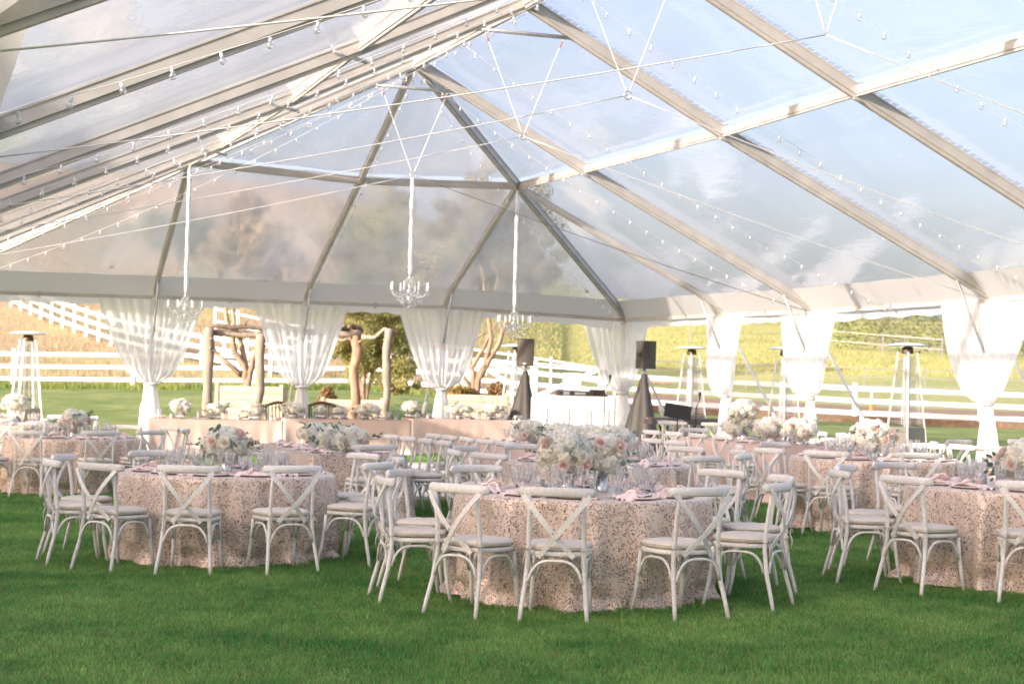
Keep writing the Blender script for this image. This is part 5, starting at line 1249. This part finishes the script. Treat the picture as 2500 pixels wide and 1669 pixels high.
def tree(base, stems, clumps, m, label, seed, n, ls=(.035, .07), willow=0, group=None, bark=None):
    r = random.Random(seed); rn = np.random.default_rng(seed); o = empty('tree', base); tag(o, label, 'tree', group)
    for i, (pts, r0) in enumerate(stems):
        P = [Vector(p) - base for p in pts]; Q = []
        for a, b in zip(P, P[1:]):
            for k in range(4): Q.append(a.lerp(b, k / 4) + Vector((r.uniform(-1, 1), r.uniform(-1, 1), 0)) * r0 * .22)
        Q.append(P[-1]); mb = MB(); mb.tube(Q, [lerp(r0, r0 * .35, k / (len(Q) - 1)) for k in range(len(Q))], 8); part('trunk' if i == 0 else 'limb', mb, bark or M_BARK, o)
    mb = MB(); C = []; tot = sum(c[1] ** 2 for c in clumps)
    for (c, R) in clumps:
        c = Vector(c) - base
        for k in range(9):
            v = Vector((r.gauss(0, 1), r.gauss(0, 1), r.gauss(0, .8))).normalized() * R * r.uniform(.15, .95); C.append((c + v, R * r.uniform(.22, .42)))
            if k % 2 == 0: mb.tube([c, c + v * .5 + Vector((0, 0, -.1)), c + v], [.02, .013, .006], 4)
    part('twigs', mb, bark or M_BARK, o)
    per = n // len(C); V = []; F = []
    for (c, R) in C:
        u = rn.normal(size=(per, 3)); u /= np.linalg.norm(u, axis=1)[:, None]; p = np.array(c) + u * (R * rn.uniform(.2, 1, per) ** .5)[:, None] * np.array([1, 1, .8])
        d = rn.normal(size=(per, 3)); d[:, 2] -= willow; d /= np.linalg.norm(d, axis=1)[:, None]; s = np.cross(d, rn.normal(size=(per, 3))); s /= np.linalg.norm(s, axis=1)[:, None]
        L = rn.uniform(*ls, per)[:, None]; wv = L * (.32 if willow else .5)
        q = np.stack([p - d * L, p - s * wv, p + d * L, p + s * wv], 1); V.append(q.reshape(-1, 3))
    V = np.concatenate(V); F = np.arange(len(V)).reshape(-1, 4)
    me = bpy.data.meshes.new('crown'); me.from_pydata(V.tolist(), [], F.tolist()); me.materials.append(m); link('crown', me, o)
    return o
def A(px, py, d): return atd(px, py, d)
M_LEAF1 = leafmat('olive_leaf', (.30, .31, .11), (.56, .51, .22), .8, .4); M_LEAF2 = leafmat('grey_green_leaf', (.19, .19, .10), (.40, .34, .20), .7, .35); M_LEAF3 = leafmat('dry_leaf', (.38, .28, .19), (.54, .41, .28), .8, .35)
M_LEAF4 = leafmat('hill_leaf', (.14, .18, .07), (.26, .28, .11), .4, .3)
# left tree: bare forked trunks rising out of the boarded planter
d = 44.3; b = Vector((A(603, 940, d).x, A(603, 940, d).y, h1 - .1))
tree(b, [([b, A(600, 905, d), A(575, 860, d), A(560, 800, d), A(545, 720, d), A(520, 640, d)], .11), ([b, A(612, 910, d), A(620, 870, d), A(640, 800, d + .3), A(655, 720, d), A(670, 650, d)], .10),
         ([A(590, 915, d), A(560, 890, d - .2), A(530, 865, d), A(515, 840, d), A(485, 800, d)], .08), ([A(600, 900, d), A(588, 830, d + .4), A(572, 800, d), A(568, 740, d), A(585, 660, d)], .09),
         ([A(612, 905, d), A(628, 850, d), A(650, 815, d), A(690, 770, d)], .08), ([A(548, 745, d), A(560, 700, d), A(590, 650, d)], .06)],
     [(A(560, 590, d), 1.0), (A(620, 560, d), 1.1), (A(680, 590, d + .5), 1.0), (A(600, 640, d - .3), .8), (A(520, 620, d), .7), (A(655, 640, d), .8), (A(600, 510, d + .5), .8)], M_LEAF3, 'sparse tree with bare forked trunks rising from the boarded planter', 5, 12000)
d = 47.5; b = gat(890, d)
tree(b, [([b, A(880, 930, d), A(850, 880, d), A(845, 800, d)], .06), ([b, A(888, 900, d), A(895, 840, d), A(920, 760, d)], .07), ([b, A(905, 920, d), A(925, 870, d), A(950, 800, d)], .06), ([b, A(870, 900, d), A(835, 850, d), A(820, 790, d)], .05)],
     [(A(870, 870, d), .9), (A(905, 850, d - .5), .9), (A(940, 840, d), 1.0), (A(900, 800, d), 1.0), (A(860, 760, d), .9), (A(955, 760, d), 1.0), (A(975, 890, d), .8), (A(850, 800, d), 1.0), (A(930, 790, d), 1.1), (A(890, 730, d), 1.2), (A(835, 850, d), .8), (A(965, 850, d), 1.0), (A(985, 930, d - .5), .6), (A(950, 900, d), .8), (A(870, 660, d), 1.3), (A(960, 640, d), 1.5), (A(930, 570, d), 1.4), (A(1000, 560, d), 1.3), (A(880, 580, d), 1.0), (A(1010, 690, d), 1.1), (A(970, 500, d), 1.1), (A(1060, 620, d), 1.0)], M_LEAF1, 'bushy olive-green tree behind the log posts', 6, 90000, (.03, .06), .8)
d = 43.2; b = Vector((A(1160, 960, d).x, A(1160, 960, d).y, h3 - .1))
tree(b, [([b, A(1170, 925, d), A(1200, 870, d), A(1225, 820, d), A(1245, 760, d), A(1265, 700, d)], .10), ([b, A(1155, 920, d), A(1150, 880, d), A(1152, 830, d), A(1185, 812, d)], .08), ([A(1160, 930, d), A(1185, 890, d), A(1200, 830, d), A(1192, 770, d), A(1180, 680, d), A(1170, 620, d)], .08),
         ([b, A(1140, 930, d), A(1120, 900, d), A(1135, 880, d)], .07), ([A(1192, 770, d), A(1215, 690, d), A(1230, 620, d)], .07), ([A(1150, 900, d), A(1180, 850, d), A(1210, 790, d)], .07)],
     [(A(1180, 600, d), 1.2), (A(1250, 590, d), 1.3), (A(1300, 610, d), 1.0), (A(1140, 570, d), 1.0), (A(1220, 530, d), 1.2), (A(1280, 540, d), 1.0), (A(1330, 640, d), .7), (A(1240, 660, d), 1.0), (A(1160, 660, d), .8), (A(1110, 510, d), .9), (A(1180, 480, d), .9), (A(1290, 680, d), .7)], M_LEAF2, 'many-stemmed grey-green tree growing in the wide planter', 7, 42000, (.03, .06), .3)
# a large pale tree further up the slope, seen through the clear roof
for i, (px, yb, yt, d, R, lab) in enumerate([(690, 700, 470, 78, 2.6, 'dry brush tree on the hillside left, seen through the clear roof'), (1100, 740, 440, 82, 2.6, 'pale tree high on the hillside, seen through the clear roof'),
                                        (420, 620, 520, 110, 2.2, 'round tree on the left hillside above the leftmost curtain'), (2170, 775, 752, 168, 1.7, 'dark round tree on the right hillside above the vineyard'), (2235, 770, 748, 166, 1.9, 'dark tree beside the other above the vineyard rows')]):
    p = atd(px, 940, d); b = Vector((p.x, p.y, gz(p.x, p.y))); zt = A(px, yt, d).z; H = max(2.5, zt - b.z)
    rr = random.Random(i + 40); cl = [(b + Vector((rr.uniform(-R, R), rr.uniform(-R, R), H * rr.uniform(.4, .85))), R * rr.uniform(.5, .8)) for _ in range(8 if i < 3 else 5)]
    tree(b, [([b, b + Vector((.1, 0, H * .3)), b + Vector((0, .2, H * .7))], .2), ([b + Vector((0, 0, .3)), b + Vector((R * .6, 0, H * .55))], .1)], cl, M_LEAF3 if i in (0,) else (M_LEAF1 if i == 1 else M_LEAF4), lab, 60 + i, 9000, (.10, .18))

# ------------------------------------------------------------------ fences
def rail_fence(P, h, nrail, lab, pw=.13, rw=.14, gap=0, posts=None, every=2.4, m=None, top=.06, zof=None, rth=.05):
    """P = list of (px, d) along the line, photograph columns"""
    m = m or M_FENCE; pts = [gat(px, d) for px, d in P]; cum = [0]
    for a, b in zip(pts, pts[1:]): cum.append(cum[-1] + (b - a).length)
    n = max(1, round(cum[-1] / every)); S = []
    for i in range(n + 1):
        t = cum[-1] * i / n; k = min(len(pts) - 2, max(j for j in range(len(cum)) if cum[j] <= t + 1e-6)); q = pts[k].lerp(pts[k + 1], (t - cum[k]) / (cum[k + 1] - cum[k])); q.z = gz(q.x, q.y); S.append(q)
    o = empty('rail_fence', S[0]); tag(o, lab, 'fence'); o0 = S[0]
    for q in S: mb = MB(); v = q - o0; mb.box(v + Vector((0, 0, h / 2 - .1)), (pw, pw, h + .2 + top * 2), rz=-YAW); mb.box(v + Vector((0, 0, h + top)), (pw * 1.15, pw * 1.15, .03), rz=-YAW); part('post', mb, m, o)
    for a, b in zip(S, S[1:]):
        for k in range(nrail):
            z = h * (k + .95) / nrail - rw / 2 - .02; mb = MB(); mb.beam(a - o0 + Vector((0, 0, z)), b - o0 + Vector((0, 0, z)), rth, rw); part('rail', mb, m, o)
    return o
rail_fence([(-260, 59), (250, 59), (640, 60), (900, 60.5), (1130, 58)], 1.32, 3, 'white three-rail fence along the back of the lawn, left half', every=3.9)
rail_fence([(1475, 57), (1700, 57), (2100, 57), (2700, 57)], 1.25, 3, 'white three-rail fence behind the right heaters', every=4.2, rw=.16)
rail_fence([(20, 91), (270, 77), (480, 70), (720, 64)], 1.35, 3, 'white fence running up the golden slope on the left', every=1.9, rw=.17)
rail_fence([(520, 84), (760, 76)], 1.2, 2, 'thin white fence behind the left curtain tree', every=2.4, rw=.1)
rail_fence([(1030, 74), (1300, 72), (1500, 70)], 1.15, 2, 'weathered grey rail fence beyond the gate', m=mat('grey_rail', (.45, .43, .40), .7), every=3.4, rw=.10, pw=.11)
rail_fence([(1540, 80), (1900, 82), (2300, 82), (2700, 82)], 1.25, 3, 'thin grey pipe fence across the pasture', m=M_PIPE, every=3.1, rw=.045, pw=.06, rth=.045)
rail_fence([(1680, 112), (1900, 116), (2050, 112), (2320, 108), (2600, 108)], 1.3, 2, 'thin wire fence at the foot of the vineyard', m=M_PIPE, every=4.0, rw=.035, pw=.09, rth=.03)
# gate
ga, gb = gat(1140, 57.5), gat(1470, 56.5); go = empty('farm_gate', ga); tag(go, 'white double gate with diagonal braces behind the left speaker', 'gate')
v = gb - ga
for i in range(2):
    a, b = v * (i * .5 + .01), v * (i * .5 + .49)
    for z in (.25, .62, 1.0, 1.3): mb = MB(); mb.beam(a + Vector((0, 0, z)), b + Vector((0, 0, z)), .05, .14); part('rail', mb, M_FENCE, go)
    mb = MB(); mb.beam((a if i else b) + Vector((0, .04, .2)), (b if i else a) + Vector((0, .04, 1.35)), .04, .13); part('brace', mb, M_FENCE, go)
    for q in (a, b): mb = MB(); mb.beam(q + Vector((0, 0, .1)), q + Vector((0, 0, 1.45)), .12, .12, (1, 0, 0)); part('gate_stile', mb, M_FENCE, go)
for q in (v * 0, v): mb = MB(); mb.box(q + Vector((0, 0, .85)), (.2, .2, 1.8), rz=-YAW); part('gate_post', mb, M_FENCE, go)
mb = MB(); mb.box(v + Vector((0, -.12, 1.25)), (.2, .04, .1)); mb.box(v + Vector((0, -.12, .45)), (.2, .04, .1)); part('hinge', mb, M_DARK, go)
# timber kerb at the foot of the right fence
mb = MB(); P = [gat(px, 55.2, .1) for px in (1500, 1800, 2100, 2400, 2700)]
ke = empty('timber_kerb', P[0]); tag(ke, 'dark timber edging between lawn and dirt road below the right fence', 'edging')
for a, b in zip(P, P[1:]): mb = MB(); mb.beam(a - P[0], b - P[0], .2, .22); part('timber', mb, mat('kerb_timber', (.20, .13, .09), .9, var=.3, scale=5), ke)
o = sheet('dirt_road', [.055 + i * .01 for i in range(40)], [55.3, 56.5, 58, 60.3], rdm, .02)
# slatted wooden pallets beyond the fence
for i, (x0, x1, y0, y1) in enumerate([(1578, 1640, 921, 938), (1580, 1648, 945, 965)]):
    a, b = atd(x0, y0, 63 + i * .6), atd(x1, y1, 63 + i * .6); o = empty('wooden_pallet', a); tag(o, f'{["upper","lower"][i]} brown slatted wooden pallet leaning beyond the fence near the right speaker', 'pallet'); n = 8; w_ = (b - a).dot(RH); h_ = a.z - b.z
    for k in range(n): mb = MB(); c = RH * (w_ * (k + .5) / n); mb.beam(c, c - Vector((0, 0, h_)), w_ / n * .7, .03, FH); part('slat', mb, mat('pallet_wood', (.35, .24, .17), .85, var=.3, scale=4), o)
    for z in (.1, .9): mb = MB(); mb.beam(Vector((0, 0, -h_ * z)) + FH * .05, RH * w_ + Vector((0, 0, -h_ * z)) + FH * .05, .04, .08); part('crossbar', mb, mat('pallet_wood', (.35, .24, .17)), o)
p = gat(2129, 66); o = empty('traffic_delineator', p); tag(o, 'slim orange and white traffic marker beyond the right fence', 'traffic marker')
mb = MB(); mb.lathe([(.16, 0), (.16, .05), (.10, .06), (.05, .62)], 10); part('orange_body', mb, mat('orange_plastic', (.75, .20, .06), .5), o); mb = MB(); mb.lathe([(.05, .62), (.042, .85)], 10); part('white_band', mb, M_BOX, o)
mb = MB(); mb.lathe([(.042, .85), (.035, 1.0), (.05, 1.03), (.001, 1.06)], 10); part('orange_top', mb, mat('orange_plastic', (.75, .20, .06), .5), o)
# tall weeds along the fence and rough grass up the slopes
def weeds(name, spots, m, lab, h, seed, wd=.02, cat='grass'):
    rn = np.random.default_rng(seed); V = []
    for (p, n, R, hh) in spots:
        for _ in range(n):
            x, y = p[0] + rn.normal() * R[0], p[1] + rn.normal() * R[1]; z = gz(x, y); L = hh * rn.uniform(.4, 1.1); a = rn.uniform(0, 6.28); w_ = wd * rn.uniform(.6, 1.4); bx, by = rn.normal(0, .3, 2) * L
            V += [(x - w_ * math.cos(a), y - w_ * math.sin(a), z - .05), (x + w_ * math.cos(a), y + w_ * math.sin(a), z - .05), (x + bx, y + by, z + L)]
    me = bpy.data.meshes.new(name); me.from_pydata(V, [], [(i * 3, i * 3 + 1, i * 3 + 2) for i in range(len(V) // 3)]); me.materials.append(m); o = link(name, me); tag(o, lab, cat, kind='stuff'); return o
M_WEED = leafmat('weed_blades', (.10, .17, .03), (.27, .32, .07), .5, .4); M_GOLDG = leafmat('dry_grass_blades', (.36, .28, .17), (.48, .39, .25), .4, .4); M_MUST = leafmat('mustard_flowers', (.34, .35, .14), (.46, .43, .17), .35, .4)
sp = []
for i in range(170): px = -150 + i * 8.2; q = gat(px, 58.4 + random.random() * .6); sp.append(((q.x, q.y), 75, (.6, .35 + .9 * (i % 3 == 0)), (.12 + .22 * random.random()) if px < 1000 else .18))
weeds('weeds', sp, M_WEED, 'green weeds along the foot of the white left fence', .3, 1)
sp = []
for i in range(1100): u = random.uniform(-.36, .0); d = 61 + 60 * random.random() ** 1.5; q = loc(u * d, d); sp.append(((q.x, q.y), 26, (.8, .6), .22))
weeds('dry_grass', sp, M_GOLDG, 'tall dry golden grass on the left slope', .4, 2, .022)
sp = []
for i in range(1500): u = random.uniform(-.05, .36); d = 93 + 75 * random.random() ** 1.3; q = loc(u * d, d); (sp.append(((q.x, q.y), 26, (1.1, .8), .16)) if u < .2 or d < 110 else None)
weeds('mustard_flowers', sp, M_MUST, 'bright yellow mustard in bloom across the far field', .5, 3, .035, 'flowers')
# vineyard rows
vy = empty('vineyard', gat(2300, 115)); tag(vy, 'rows of green vines on the terraced slope at the right', 'vineyard')
for j in range(9):
    d = 114 + j * 7; V = []; rn = np.random.default_rng(90 + j); n = 700; cx0 = vy.location
    u = rn.uniform(.195, .36, n); dd = d + rn.normal(0, .2, n)
    for a, b in zip(u, dd):
        q = loc(a * b, b); z = gz(q.x, q.y) + rn.uniform(0, 1.3); e = rn.normal(size=(2, 3)) * .16; q = Vector((q.x, q.y, z)) - cx0; V += [q, q + Vector(e[0]), q + Vector(e[1])]
    me = bpy.data.meshes.new('vine_row'); me.from_pydata([tuple(x) for x in V], [], [(i * 3, i * 3 + 1, i * 3 + 2) for i in range(n)]); me.materials.append(M_LEAF4); tag(link('vine_row', me, vy), kind='stuff')

# added out of view left of the lawn: a building-shaped blocker shading the near tables
bc = loc(-19.5, -8); bo = empty('barn', (bc.x, bc.y, -.4), -YAW); tag(bo, 'long white timber barn standing left of the lawn', 'barn')
M_BLOCKER = mat('barn_boards', (.78, .76, .73), .9, var=.2, scale=3)  # white boards chosen so the added blocker bounces light back
LB0, LB1 = -30, 19   # along the view direction, relative to its centre
mb = MB(); mb.box((0, (LB0 + LB1) / 2, 3.5), (7, LB1 - LB0, 7)); part('wall', mb, M_BLOCKER, bo)
mb = MB(); y0, y1 = LB0 - .5, LB1 + .5
mb.add([(-4.2, y0, 7), (4.2, y0, 7), (0, y0, 9.7), (-4.2, y1, 7), (4.2, y1, 7), (0, y1, 9.7)], [(0, 1, 2), (5, 4, 3), (0, 3, 4, 1), (1, 4, 5, 2), (2, 5, 3, 0)], False); part('roof', mb, mat('barn_roof', (.2, .2, .2), .7), bo)
